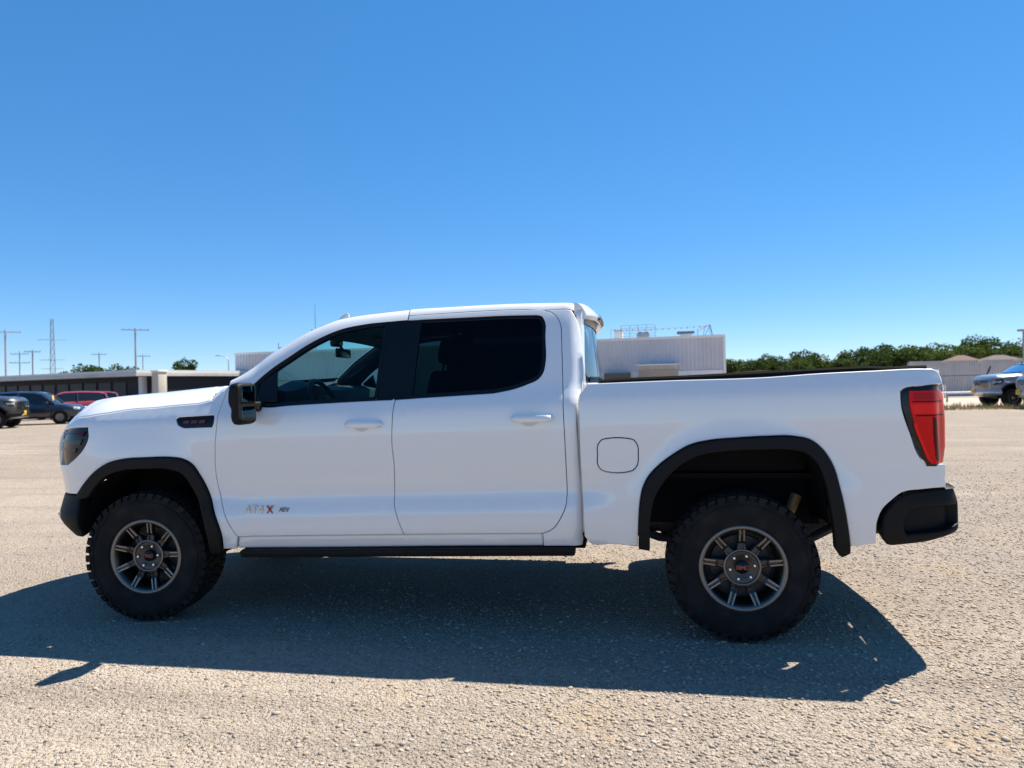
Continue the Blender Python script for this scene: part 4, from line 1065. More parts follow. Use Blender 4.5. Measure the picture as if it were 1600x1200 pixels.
# ---------------------------------------------------------------- wheels
def make_wheel():
    w = MB()
    prof = [(.228, -.105), (.240, -.122), (.262, -.130), (.295, -.134), (.335, -.135), (.368, -.130), (.390, -.121), (.402, -.108), (.4065, -.06), (.408, 0), (.4065, .06), (.404, .118), (.392, .131), (.335, .145), (.262, .139), (.228, .105)]
    w.lathe(prof, 'y', 72)
    # raised rings on the sidewall
    w.lathe([(.352, -.1325), (.354, -.137), (.359, -.1365), (.361, -.131)], 'y', 72)
    w.lathe([(.252, -.126), (.255, -.131), (.260, -.1315), (.263, -.130)], 'y', 72)
    N = 44
    for k in range(N):
        for row in range(5):
            a = 2*math.pi*(k+(.5 if row % 2 else 0)+.13*math.sin(row*2.1))/N; da = 2*math.pi/N*(.36 if row in (0, 4) else .33)
            y0 = (-.128, -.078, -.026, .030, .082)[row]; y1 = (-.086, -.034, .022, .074, .140)[row]
            r0, r1 = .398, .4195 if row in (1, 2, 3) else .417
            q = []
            for r in (r0, r1):
                for (aa, yy, tw) in ((a-da, y0, 1), (a+da, y0, 1), (a+da, y1, -1), (a-da, y1, -1)):
                    rr = r - (.006 if (r == r1 and row in (0, 4) and ((row == 0 and yy == y0) or (row == 4 and yy == y1))) else 0)
                    at = aa + tw*.22*da*(1 if row % 2 else -1)
                    q.append((rr*math.cos(at), yy, rr*math.sin(at)))
            n = len(w.v); w.v += q
            for f in ((4,5,6,7),(0,1,5,4),(1,2,6,5),(2,3,7,6),(3,0,4,7)): w.f.append(tuple(n+i for i in f))
        # side biters
        a = 2*math.pi*(k+.13*math.sin(0))/N; da = 2*math.pi/N*(.34 if k % 2 else .26); rl = .372 if k % 2 else .385
        for s in (-1, 1):
            q = [(r*math.cos(aa), yy*s, r*math.sin(aa)) for (r, yy) in ((rl, .1300), (.403, .1235), (.410, .115)) for aa in (a-da, a+da)]
            q2 = [(r*math.cos(aa), yy*s, r*math.sin(aa)) for (r, yy) in ((rl, .124), (.40, .11)) for aa in (a-da, a+da)]
            n = len(w.v); w.v += [(p[0], p[1]*1.035, p[2]) for p in q]+q2
            for f in ((0,1,3,2),(2,3,5,4),(6,7,1,0),(0,2,8,6),(1,7,9,3)): w.f.append(tuple(n+i for i in (f if s < 0 else f[::-1])))
    root = empty('wheel')
    tyre = w.build('tyre', M['rubber'], root, 35)
    r = MB()
    r.lathe([(.222, .11), (.205, .10), (.198, .02), (.200, -.08), (.212, -.112), (.226, -.122), (.238, -.124), (.241, -.118), (.236, -.105), (.228, -.10)], 'y', 72)
    rim = r.build('rim', M['rim'], root, 40)
    lipb = MB().lathe([(.2165, -.116), (.222, -.1235), (.236, -.1265), (.2415, -.1225)], 'y', 72); lipb.build('rim_lip', M['rim_face'], rim, 60)
    b = MB().lathe([(.0, .03), (.20, .03), (.20, .035), (.0, .035)], 'y', 40); b.lathe([(.165, .0), (.168, -.004), (.168, -.012), (.06, -.014), (.06, 0)], 'y', 48); b.build('brake_disc', M['axle_paint'], rim, 40)
    for k in range(9):
        a = math.pi/2 + 2*math.pi*k/9
        b = MB()
        # spoke: a tapering bar with two raised ribs
        def sec(rad, hw, yo, dep): return [(rad, -hw, yo+dep), (rad, -hw, yo+.004), (rad, -hw*.78, yo), (rad, -hw*.38, yo), (rad, -hw*.30, yo+.007), (rad, hw*.30, yo+.007), (rad, hw*.38, yo), (rad, hw*.78, yo), (rad, hw, yo+.004), (rad, hw, yo+dep)]
        rows = [sec(.085, .027, -.088, .05), sec(.115, .024, -.090, .045), sec(.125, .022, -.086, .04), (sec(.135, .0215, -.087, .04)), sec(.148, .0205, -.098, .035), sec(.19, .019, -.108, .03), sec(.222, .0185, -.116, .025)]
        def rot(p): return (p[0]*math.cos(a)-p[1]*math.sin(a), p[2], p[0]*math.sin(a)+p[1]*math.cos(a))
        b.grid([[rot(p) for p in rr_] for rr_ in rows])
        sp = b.build('spoke', M['rim'], root, 30)
        b = MB()
        for hw0, hw1 in ((-.84, -.36), (.36, .84)):
            rr_ = []
            for rad, h, yo in ((.150, .0205, -.0995), (.19, .019, -.1092), (.218, .0187, -.1165)):
                rr_.append([(rad, h*hw0, yo-.0006), (rad, h*hw1, yo-.0006)])
            b.grid([[rot(p) for p in q] for q in rr_])
        b.build('spoke_rib', M['rim_face2'], sp)
    hub = MB().lathe([(.0, -.080), (.050, -.080), (.062, -.086), (.088, -.088), (.0935, -.094), (.100, -.0965), (.1035, -.094), (.105, -.06), (.09, -.03)], 'y', 60)
    hub = hub.build('hub', M['rim'], root, 40)
    MB().lathe([(.0925, -.0945), (.0955, -.0972), (.1005, -.0972), (.1035, -.0945)], 'y', 60).build('hub_ring', M['rim_face'], hub, 60)
    cap = MB().lathe([(.0, -.098), (.030, -.097), (.036, -.092), (.037, -.08)], 'y', 36).build('centre_cap', M['gloss_black'], root, 40)
    me = text_mesh('GMC', .026, .001, 0, 0, .8, .26); lt = link('lettering', me, M['red_letter'], cap); lt.rotation_euler = (math.pi/2, 0, 0); lt.location = (0, -.0988, 0); lt.scale = (1.1, 1, 1)
    for k in range(6):
        a = math.radians(70) + 2*math.pi*k/6
        b = MB(); c = (.068*math.cos(a), 0, .068*math.sin(a))
        b.lathe([(.0, -.102), (.006, -.102), (.0095, -.099), (.0105, -.092), (.0105, -.082)], 'y', 6, c); b.build('lug_nut', M['chrome'], root, 25)
    return root
M['rim_face2'] = mat('satin alloy rib', (.21, .20, .19), rough=.36, metal=.9)
wheel = make_wheel()
wheels = [wheel]
for x, y, rz in ((0, -.872, 0), (3.745, -.872, 0), (0, .872, math.pi), (3.745, .872, math.pi)):
    w_ = wheel if (x == 0 and y < 0) else copy_tree(wheel)
    w_.location = (x+(.018 if x == 0 else 0), y, .42); w_.rotation_euler = (0, math.radians({0: 6, 3.745: 0}[x]) if rz == 0 else 0, rz + (math.radians(4) if x == 0 else 0)); w_.parent = truck
# ================================================================ ground
import numpy as np
def ground_mat():
    m = bpy.data.materials.new('caliche gravel'); m.use_nodes = True
    nt = m.node_tree; N = nt.nodes; L = nt.links; b = N['Principled BSDF']; b.inputs['Roughness'].default_value = .95; b.inputs['Specular IOR Level'].default_value = .15
    g = N.new('ShaderNodeNewGeometry')
    def noise(scale, detail=4, rough=.55):
        n = N.new('ShaderNodeTexNoise'); n.inputs['Scale'].default_value = scale; n.inputs['Detail'].default_value = detail; n.inputs['Roughness'].default_value = rough
        L.new(g.outputs['Position'], n.inputs['Vector']); return n
    def ramp(src, lo, hi, out=1.0):
        r = N.new('ShaderNodeMapRange'); r.inputs['From Min'].default_value = lo; r.inputs['From Max'].default_value = hi; r.inputs['To Max'].default_value = out; L.new(src, r.inputs['Value']); return r.outputs[0]
    def mix(a, bb, f):
        x = N.new('ShaderNodeMix'); x.data_type = 'RGBA'
        for s, v in (('A', a), ('B', bb)):
            if isinstance(v, tuple): x.inputs[s].default_value = (*v, 1)
            else: L.new(v, x.inputs[s])
        if isinstance(f, float): x.inputs['Factor'].default_value = f
        else: L.new(f, x.inputs['Factor'])
        return x.outputs['Result']
    c = mix((0.332, 0.269, 0.207), (0.285, 0.236, 0.191), ramp(noise(.7, 6).outputs['Fac'], .40, .62))
    c = mix(c, (0.375, 0.267, 0.153), ramp(noise(1.9, 5).outputs['Fac'], .56, .74, .75))          # ochre stains
    c = mix(c, (0.419, 0.348, 0.271), ramp(noise(.16, 4).outputs['Fac'], .52, .66, .8))               # pale worn lanes
    mp = N.new('ShaderNodeMapping'); mp.inputs['Scale'].default_value = (.16, 1.9, 1); mp.inputs['Rotation'].default_value = (0, 0, .10); L.new(g.outputs['Position'], mp.inputs['Vector'])
    tn = N.new('ShaderNodeTexNoise'); tn.inputs['Scale'].default_value = 1.0; tn.inputs['Detail'].default_value = 5; L.new(mp.outputs[0], tn.inputs['Vector'])
    c = mix(c, (0.243, 0.199, 0.159), ramp(tn.outputs['Fac'], .50, .68, .8))                       # packed wheel lanes
    v = N.new('ShaderNodeTexVoronoi'); v.inputs['Scale'].default_value = 62; L.new(g.outputs['Position'], v.inputs['Vector'])
    v2 = N.new('ShaderNodeTexVoronoi'); v2.inputs['Scale'].default_value = 150; L.new(g.outputs['Position'], v2.inputs['Vector'])
    sep = N.new('ShaderNodeSeparateColor'); L.new(v.outputs['Color'], sep.inputs[0])
    c = mix(c, (0.449, 0.391, 0.327), ramp(sep.outputs[0], .62, 1.0, .55))
    c = mix(c, (0.180, 0.142, 0.107), ramp(sep.outputs[1], .72, 1.0, .55))
    c = mix(c, (0.187, 0.150, 0.116), ramp(noise(24, 3).outputs['Fac'], .56, .70, .55))
    L.new(c, b.inputs['Base Color'])
    bp = N.new('ShaderNodeBump'); bp.inputs['Distance'].default_value = .012; bp.inputs['Strength'].default_value = .9; bp.invert = True; L.new(v.outputs['Distance'], bp.inputs['Height'])
    bp2 = N.new('ShaderNodeBump'); bp2.inputs['Distance'].default_value = .006; bp2.inputs['Strength'].default_value = .8; bp2.invert = True; L.new(v2.outputs['Distance'], bp2.inputs['Height']); L.new(bp.outputs[0], bp2.inputs['Normal'])
    bp3 = N.new('ShaderNodeBump'); bp3.inputs['Distance'].default_value = .05; bp3.inputs['Strength'].default_value = .5; L.new(noise(3.2, 6, .65).outputs['Fac'], bp3.inputs['Height']); L.new(bp2.outputs[0], bp3.inputs['Normal'])
    L.new(bp3.outputs[0], b.inputs['Normal'])
    return m
GRAVEL = ground_mat()
tag(MB().quad((-900, -300, 0), (900, -300, 0), (900, 1200, 0), (-900, 1200, 0)).build('ground', GRAVEL), kind='structure')

def stone_field(name, n, seed, rmin, rmax, region, label):
    rng = np.random.default_rng(seed)
    ph = (1+5**.5)/2
    ico = np.array([(-1,ph,0),(1,ph,0),(-1,-ph,0),(1,-ph,0),(0,-1,ph),(0,1,ph),(0,-1,-ph),(0,1,-ph),(ph,0,-1),(ph,0,1),(-ph,0,-1),(-ph,0,1)], float); ico /= np.linalg.norm(ico[0])
    fac = np.array([(0,11,5),(0,5,1),(0,1,7),(0,7,10),(0,10,11),(1,5,9),(5,11,4),(11,10,2),(10,7,6),(7,1,8),(3,9,4),(3,4,2),(3,2,6),(3,6,8),(3,8,9),(4,9,5),(2,4,11),(6,2,10),(8,6,7),(9,8,1)])
    pos = region(rng, n); n = len(pos)
    r = rmin+(rmax-rmin)*rng.random(n)**2.6
    sc = r[:, None]*np.stack([.8+.6*rng.random(n), .7+.5*rng.random(n), .36+.34*rng.random(n)], 1)
    V = ico[None]*(1+.28*(rng.random((n, 12, 1))-.5))*sc[:, None, :]
    a = rng.random(n)*2*np.pi; ca, sa = np.cos(a), np.sin(a)
    X = V[..., 0]*ca[:, None]-V[..., 1]*sa[:, None]; Y = V[..., 0]*sa[:, None]+V[..., 1]*ca[:, None]
    V = np.stack([X, Y, V[..., 2]], -1); V[..., 0] += pos[:, 0:1]; V[..., 1] += pos[:, 1:2]; V[..., 2] += (sc[:, 2]*.18)[:, None]
    F = (fac[None]+12*np.arange(n)[:, None, None]).reshape(-1, 3)
    me = bpy.data.meshes.new(name); me.vertices.add(n*12); me.vertices.foreach_set('co', V.reshape(-1))
    me.loops.add(F.size); me.loops.foreach_set('vertex_index', F.reshape(-1).astype(np.int32))
    me.polygons.add(len(F)); me.polygons.foreach_set('loop_start', np.arange(0, F.size, 3, dtype=np.int32))
    me.update(calc_edges=True)
    at = me.attributes.new('tone', 'FLOAT', 'POINT'); at.data.foreach_set('value', np.repeat(rng.random(n), 12).astype(np.float32))
    o = link(name, me, STONE); return tag(o, label, 'gravel', kind='stuff')
STONE = bpy.data.materials.new('loose stone'); STONE.use_nodes = True
_nt = STONE.node_tree; _b = _nt.nodes['Principled BSDF']; _b.inputs['Roughness'].default_value = .9; _b.inputs['Specular IOR Level'].default_value = .2
_a = _nt.nodes.new('ShaderNodeAttribute'); _a.attribute_name = 'tone'
_r = _nt.nodes.new('ShaderNodeValToRGB'); _nt.links.new(_a.outputs['Fac'], _r.inputs[0]); _nt.links.new(_r.outputs[0], _b.inputs['Base Color'])
_e = _r.color_ramp.elements; _e[0].position = 0; _e[0].color = (0.214, 0.173, 0.133, 1); _e[1].position = 1; _e[1].color = (0.471, 0.406, 0.332, 1)
for p, c in ((.18, (0.300, 0.245, 0.186)), (.45, (0.351, 0.285, 0.220)), (.7, (0.385, 0.318, 0.245)), (.86, (0.358, 0.271, 0.179))):
    q = _e.new(p); q.color = (*c, 1)
def reg_near(rng, n):
    # dense close to the photographer, thinner outwards
    ang = np.radians(-9.5)+(rng.random(n)-.5)*np.radians(92); d = 1.6+15.0*rng.random(n)**1.05
    p = np.stack([3.14+d*np.sin(ang), -5.09+d*np.cos(ang)], 1)
    cl = np.sin(p[:, 0]*1.7+np.sin(p[:, 1]*1.3)*1.5)*np.cos(p[:, 1]*2.1+p[:, 0]*.6)
    keep = rng.random(n) < np.clip(.40+.16*(p[:, 0]-2.2)+.25*cl, .12, 1)*np.clip((16.6-d)/9, 0, 1)
    return p[keep]
stone_field('gravel', 230000, 3, .0032, .0125, reg_near, 'loose pale gravel scattered over the lot round the white pickup')
stone_field('coarse_stones', 2600, 8, .010, .021, reg_near, 'larger loose stones lying among the fine gravel')

# ================================================================ background helpers
def wall_dir(a, b):
    a, b = Vector((a[0], a[1], 0)), Vector((b[0], b[1], 0)); d = (b-a); L = d.length; d.normalize()
    return a, d, Vector((d.y, -d.x, 0)), L                    # start, along, out towards the camera, length
def frame(root_name, a, b):
    """an Empty at a whose x axis runs along a->b, -y towards the camera"""
    A, d, n, L = wall_dir(a, b); o = empty(root_name, A, math.atan2(d.y, d.x)); return o, L

B = {}
B['siding'] = mat('metal siding', (.56, .55, .57), rough=.55, noise=(.35, (.48, .47, .50), .4, .7))
B['siding_white'] = mat('white metal fence sheet', (.46, .44, .44), rough=.6, noise=(1.1, (.38, .365, .36), .42, .68))
B['trim_white'] = mat('white painted trim', (.72, .70, .67), rough=.6)
B['roof_membrane'] = mat('pale roof membrane', (.62, .60, .57), rough=.85)
B['dark_glass'] = mat('dark shop glass', (.010, .014, .024), rough=.35, spec=.2)
B['dark_frame'] = mat('dark frame', (.018, .019, .024), rough=.6, spec=.2)
B['grey_steel'] = mat('galvanised steel', (.34, .35, .36), rough=.45, metal=.6)
B['vent_blue'] = mat('blue vent band', (.06, .12, .22), rough=.5)
B['roof_edge'] = mat('weathered pale roof edge', (.50, .48, .45), rough=.7, noise=(.8, (.40, .385, .36), .45, .65))
B['beige'] = mat('beige wall', (.42, .37, .30), rough=.85)
B['tan'] = mat('tan render wall', (.50, .44, .36), rough=.9)
B['brown'] = mat('brown fascia', (.10, .085, .075), rough=.7)
B['wood_pole'] = mat('haze pale pole', (.30, .30, .32), rough=.9)  # pole colour lightened towards the sky to stand in for distance haze
B['flag'] = mat('orange pennant', (.75, .20, .14), rough=.7)
B['tile_roof'] = mat('tan shingle roof', (.17, .095, .065), rough=.9, noise=(2.5, (.13, .08, .055), .4, .65))
B['grey_roof'] = mat('brown grey shingle roof', (.12, .085, .07), rough=.9, noise=(2.5, (.09, .07, .06), .4, .65))
B['rust'] = mat('rust red metal', (.26, .12, .085), rough=.8)
B['bark'] = mat('bark', (.085, .065, .05), rough=.95, bump=(12, .5, .03))

def corrugated(L, h, pitch, depth):
    b = MB(); n = int(L/pitch); pts = []
    for i in range(n):
        x = i*pitch; pts += [(x, 0), (x+pitch*.62, 0), (x+pitch*.70, -depth), (x+pitch*.92, -depth)]
    pts.append((n*pitch, 0))
    b.grid([[(x, y, 0) for x, y in pts], [(x, y, h) for x, y in pts]]); return b

# ---------------------------------------------------------------- big metal-sided building
wb_, L = frame('metal_building', (-36.56, 61.06), (11.22, 57.09))
tag(wb_, 'long grey metal sided warehouse with flat roof behind the white pickup', 'warehouse')
H = 5.42
corrugated(L, H-.22, .34, .05).build('wall', B['siding'], wb_)
b = MB().box(0, L, .06, 24, 0, H-.25); b.build('core', B['siding'], wb_)
b = MB().box(-.05, L+.05, -.09, .20, H-.22, H); b.box(L-.14, L+.06, -.095, .2, 0, H-.222); b.build('roof_trim', B['trim_white'], wb_)
MB().box(0, L, .2, 24, H-.24, H-.12).build('roof', B['roof_membrane'], wb_)
MB().box(L-11.2, L-.2, -.10, -.052, 1.2, 2.40).build('base_panel', B['trim_white'], wb_)
for x0, x1, z0, z1 in ((L-7.3, L-3.95, 0, 2.55),):
    d_ = MB().box(x0, x1, -.14, -.101, z0, z1).build('roll_door', B['beige'], wb_)
    MB().box(x0-.1, x1+.1, -1.25, -.10, 2.92, 3.02).build('awning', B['trim_white'], wb_)
    for x in (x0-.06, x1): MB().box(x, x+.06, -1.2, -1.14, 0, 2.92).build('awning_post', B['grey_steel'], wb_)
MB().box(L-10.2, L-8.0, -1.3, -.10, 0, 2.35).build('dumpster_enclosure', B['brown'], wb_)
# things on its roof
def roof_obj(name, x, y, label, cat):
    p = wb_.location + Matrix.Rotation(wb_.rotation_euler.z, 3, 'Z') @ Vector((x, y, H-.12)); o = empty(name, p, wb_.rotation_euler.z); return tag(o, label, cat)
g = roof_obj('roof_guard_rail', L-8.95, 2.4, 'open pipe guard rail standing on the warehouse roof', 'railing')
for i in range(6):
    z = .3+.25*i if i else .3
    MB().tube([(0, 0, .18+.245*i), (3.05, 0, .18+.245*i)], .022, 6).build('rail', B['grey_steel'], g)
for x in (0, .75, 1.5, 2.25, 3.05): MB().tube([(x, 0, 0), (x, 0, 1.42)], .026, 6).build('post', B['grey_steel'], g)
for x in (0, 3.05): MB().tube([(x, 0, 1.40), (x, 2.4, 1.40)], .022, 6).build('rail', B['grey_steel'], g)
ac = roof_obj('roof_air_conditioner', L-7.7, 4.2, 'grey air conditioning unit on the roof behind the guard rail', 'air conditioner')
MB().rbox(0, 1.15, 0, 1.1, 0, .8, .03).build('casing', B['grey_steel'], ac, 40)
for x in (.32, .83): MB().lathe([(.0, .92), (.2, .92), (.21, .8), (.0, .8)], 'z', 16, (x, .55, 0)).build('fan', B['dark_frame'], ac, 40)
ex = roof_obj('roof_exhaust_duct', L-9.7, 3.2, 'pale exhaust duct left of the roof guard rail', 'duct')
MB().rbox(0, .75, 0, .8, 0, 1.0, .04).build('duct', B['trim_white'], ex, 40); MB().rbox(-.06, .81, -.06, .86, 1.002, 1.08, .02).build('cap', B['grey_steel'], ex, 40)
vt = roof_obj('roof_vent', L-4.0, 2.3, 'roof vent with wide flat cap standing alone on the warehouse roof', 'vent')
MB().rbox(.22, 1.3, 0, .9, 0, .45, .02).build('curb', B['trim_white'], vt, 40); MB().rbox(0, 1.55, -.2, 1.1, .452, .66, .04).build('cap', B['vent_blue'], vt, 40); MB().rbox(-.02, 1.57, -.22, 1.12, .662, .71, .015).build('cap_top', B['trim_white'], vt, 40)
gr = roof_obj('roof_hatch_rail', L-2.2, .9, 'leaning hatch guard with orange ribbon at the right roof end', 'railing')
for (xa, za, xb, zb) in ((0, 0, 0, .75), (1.3, 0, 1.05, 1.05), (.55, 0, 1.05, 1.05), (.45, 0, .62, .95), (1.18, 0, 1.05, 1.05)): MB().tube([(xa, 0, za), (xb, 0, zb)], .022, 6).build('bar', B['dark_frame'], gr)
MB().tube([(0, 0, .55), (.3, 0, .7), (.62, 0, .95), (1.05, 0, 1.05)], .03, 6).build('ribbon', B['flag'], gr)
pn = roof_obj('pennant_string', L-9.8, 1.2, 'string of tiny orange pennants above the warehouse roof', 'pennants')
def pz(x): return 1.02-.10*math.sin(math.pi*x/8.6)
MB().tube([(x*.43, 0, pz(x*.43)) for x in range(21)], .006, 4).build('string', B['dark_frame'], pn)
for x in (0, 8.6): MB().tube([(x, 0, 0), (x, 0, 1.05)], .02, 5).build('post', B['grey_steel'], pn)
for i in range(16):
    x = .3+.53*i; MB().poly([(x, -.004, pz(x)), (x+.16, -.004, pz(x+.16)), (x+.08, -.004, pz(x)-.17)]).poly([(x, .004, pz(x)), (x+.08, .004, pz(x)-.17), (x+.16, .004, pz(x+.16))]).build('pennant', B['flag'], pn)
ru = roof_obj('roof_unit', 4.15, 1.5, 'small dark roof unit seen just left of the windshield pillar', 'roof unit')
MB().rbox(0, 1.2, 0, 1, .1, .62, .04).build('casing', B['dark_frame'], ru, 40); MB().box(.1, .2, .1, .9, 0, .1).box(1.0, 1.1, .1, .9, 0, .1).build('feet', B['grey_steel'], ru)
MB().tube([(-.2, .2, 0), (-.2, .2, 1.1)], .03, 5).build('pipe', B['dark_frame'], ru)

# ---------------------------------------------------------------- long low shop building on the left
lb, L = frame('low_shop_building', (-84.0, 65.4), (-38.53, 50.8)); tag(lb, 'long low building with white roof edge and dark windows behind parked cars', 'building')
MB().box(0, L, 0, 14, 0, 3.0).build('wall', B['dark_frame'], lb)
MB().box(-.4, L+.35, -1.6, 14.3, 3.02, 3.30).build('roof', B['roof_edge'], lb); MB().box(-.3, L+.25, -1.5, 14.2, 3.301, 3.55).build('roof_upstand', B['roof_membrane'], lb)
for i in range(20):
    x = 1.2+(L-4.2)*i/20; w = (L-4.2)/20*.86
    f_ = MB().box(x, x+w, -.05, 0, .5, 2.6).build('window', B['dark_frame'], lb); MB().box(x+.07, x+w-.07, -.062, -.052, .57, 2.53).build('pane', B['dark_glass'], f_)
MB().box(L-.95, L-.45, -.5, -.02, 0, 2.98).build('end_panel', B['siding'], lb)
pb = empty('white_column', (-37.75, 49.9, 0), lb.rotation_euler.z); tag(pb, 'square white masonry column at the end of the low shop building', 'column')
MB().rbox(0, .85, 0, .85, 0, 3.30, .03).build('shaft', B['tan'], pb, 40); MB().rbox(-.06, .91, -.06, .91, 3.302, 3.48, .03).build('cap', B['trim_white'], pb, 40); MB().rbox(-.02, .87, -.02, .87, .3, 1.1, .03).build('band', B['beige'], pb, 40)
# second low building between the column and the warehouse
l2, L2 = frame('flat_roof_shed', (-50.2, 67.1), (-37.2, 69.26)); tag(l2, 'low flat roofed shed with beige end and dark bays beside the white column', 'shed')
MB().box(0, L2, 0, 9, 0, 3.05).build('wall', B['beige'], l2); MB().box(-.2, L2+.2, -.5, 9.2, 3.051, 3.25).build('fascia', B['tan'], l2); MB().box(-.25, L2+.25, -.55, 9.3, 3.251, 3.45).build('roof', B['brown'], l2)
for i in range(3):
    x = 3.2+3.25*i; MB().box(x, x+3.1, -.06, 0, .1, 2.6).build('bay', B['dark_glass'], l2); MB().box(x+3.1, x+3.24, -.1, 0, .0, 3.0).build('bay_post', B['dark_frame'], l2)
MB().rbox(5.0, 6.3, -1.6, -.3, 0, 2.3, .1).build('stored_crate', B['siding'], l2, 40)

# ---------------------------------------------------------------- poles, tower, masts
def utility_pole(x, y, h, arms, label, w=.16):
    o = empty('utility_pole', (x, y, 0), math.radians(38)); tag(o, label, 'pole', 'poles beyond the left buildings')
    MB().tube([(0, 0, 0), (0, 0, h)], [w*.65, w*.48], 8).build('pole', B['wood_pole'], o, 60)
    for z, l in arms:
        a_ = MB().box(-l/2, l/2, -.05, .05, z-.05, z+.05).build('crossarm', B['wood_pole'], o)
        for k in (-.46, -.2, .2, .46): MB().lathe([(.03, 0), (.05, .06), (.03, .12), (.05, .17), (.0, .2)], 'z', 6, (k*l, 0, z+.08)).build('insulator', B['grey_steel'], a_)
    return o
utility_pole(-79.95, 77.31, 10.5, [(10.2, 3.6)], 'tall brown utility pole at the far left edge', .24)
utility_pole(-59.16, 75.72, 9.9, [(9.65, 3.2)], 'tall utility pole with one wide crossarm above the white column', .22)
utility_pole(-99.5, 99.4, 9.2, [(8.7, 2.6), (7.2, 3.0)], 'thin distant pole between the left edge pole and the lattice tower', .16)
utility_pole(-88.9, 91.0, 8.7, [(8.4, 2.2)], 'pale pole just left of the lattice tower', .2)
utility_pole(-93.5, 110.5, 9.3, [(8.9, 2.4)], 'far thin pole above the middle of the white roof', .18)
utility_pole(-85.6, 111.9, 8.8, [(8.4, 2.4)], 'far thin pole just right of the tall crossarm pole', .15)
tw = empty('lattice_tower', (-126.25, 135.44, 0), .7); tag(tw, 'distant lattice power tower with short side arms behind the low shop building', 'tower')
hT = 18.9
legp = [[(sx*(.62-.36*z/hT), sy*(.62-.36*z/hT), z) for z in (0, hT)] for sx in (-1, 1) for sy in (-1, 1)]
for p in legp: MB().tube(p, .07, 5).build('leg', B['grey_steel'], tw)
for k in range(10):
    z0, z1 = hT*k/10, hT*(k+1)/10; w0, w1 = .62-.36*z0/hT, .62-.36*z1/hT; b = MB()
    for q in range(4):
        c, s = math.cos(q*math.pi/2), math.sin(q*math.pi/2)
        def rp(x, y, z): return (x*c-y*s, x*s+y*c, z)
        b.tube([rp(-w0, -w0, z0), rp(w1, -w1, z1)], .028, 4); b.tube([rp(w0, -w0, z0), rp(-w1, -w1, z1)], .028, 4); b.tube([rp(-w1, -w1, z1), rp(w1, -w1, z1)], .028, 4)
    tag(b.build('bracing', B['grey_steel'], tw), kind='stuff')
for z, l in ((7.6, 2.2), (9.6, 2.4), (14.2, 2.8)): MB().tube([(-l, 0, z), (l, 0, z)], .06, 5).build('arm', B['grey_steel'], tw)
ms = MB().tube([(0, 0, 0), (0, 0, 10), (0, 0, 18.4)], [.14, .09, .05], 6).build('radio_mast', B['grey_steel'], None, 60); ms.location = (-58.35, 126.54, 0); tag(ms, 'thin distant radio mast rising behind the pickup cab roof', 'mast')
sl = empty('street_lamp', (-58.7, 96.1, 0), .2); tag(sl, 'far street lamp with curved arm left of the warehouse', 'street lamp')
MB().tube([(0, 0, 0), (0, 0, 6.4), (-.4, 0, 6.95), (-1.4, 0, 7.15)], [.1, .07, .05, .045], 6).build('pole', B['grey_steel'], sl, 60); MB().rbox(-2.0, -1.35, -.12, .12, 7.08, 7.2, .04).build('lamp_head', B['grey_steel'], sl, 40)
lp = empty('light_pole', (36.4, 61.3, 0), .2); tag(lp, 'light pole cut by the right picture edge above the fence', 'light pole')
MB().tube([(0, 0, 0), (0, 0, 5.2)], [.11, .09], 8).build('pole', B['wood_pole'], lp, 60); MB().rbox(-.45, .45, -.2, .2, 5.1, 5.3, .05).build('lamp_head', B['wood_pole'], lp, 40)

# ---------------------------------------------------------------- right: fence, barrier, houses
fc_, L = frame('metal_fence', (21.6, 45.66), (41.0, 48.95)); tag(fc_, 'tall pale corrugated metal fence behind the parked trucks on the right', 'fence')
me = corrugated(2.38, 2.42, .17, .035).mesh('fence_sheet')
for i in range(int(L/2.4)):
    o = link('sheet', me, B['siding_white'], fc_); o.location = (i*2.4, (.006 if i % 2 else 0), .05)
    MB().tube([(i*2.4, .12, 0), (i*2.4, .12, 2.4)], .04, 6).build('post', B['grey_steel'], fc_)
for z in (.4, 1.4, 2.3): MB().box(0, L, .05, .1, z, z+.08).build('stringer', B['grey_steel'], fc_)
pbar, L = frame('pipe_barrier', (12.0, 35.95), (33.0, 39.5)); tag(pbar, 'low white pipe barrier in front of the corrugated fence', 'barrier')
MB().tube([(0, 0, .52), (L, 0, .52)], .055, 8).build('rail', B['trim_white'], pbar, 60)
for i in range(int(L/4.3)+1): MB().tube([(i*4.3+.02, 0, 0), (i*4.3+.02, 0, .50)], .05, 8).build('post', B['wood_pole'], pbar, 60)
wf, L = frame('wire_fence', (12.0, 37.2), (33.0, 40.75)); tag(wf, 'thin wire fence with angled barb arms in front of the corrugated fence', 'fence')
MB().tube([(0, 0, 1.46), (L, 0, 1.46)], .022, 6).build('top_rail', B['dark_frame'], wf)
for i in range(4):
    x = 1.4+i*5.05; MB().tube([(x, 0, 0), (x, 0, 1.5), (x+.22, 0, 1.95)], .04, 6).build('post', B['dark_frame'], wf)
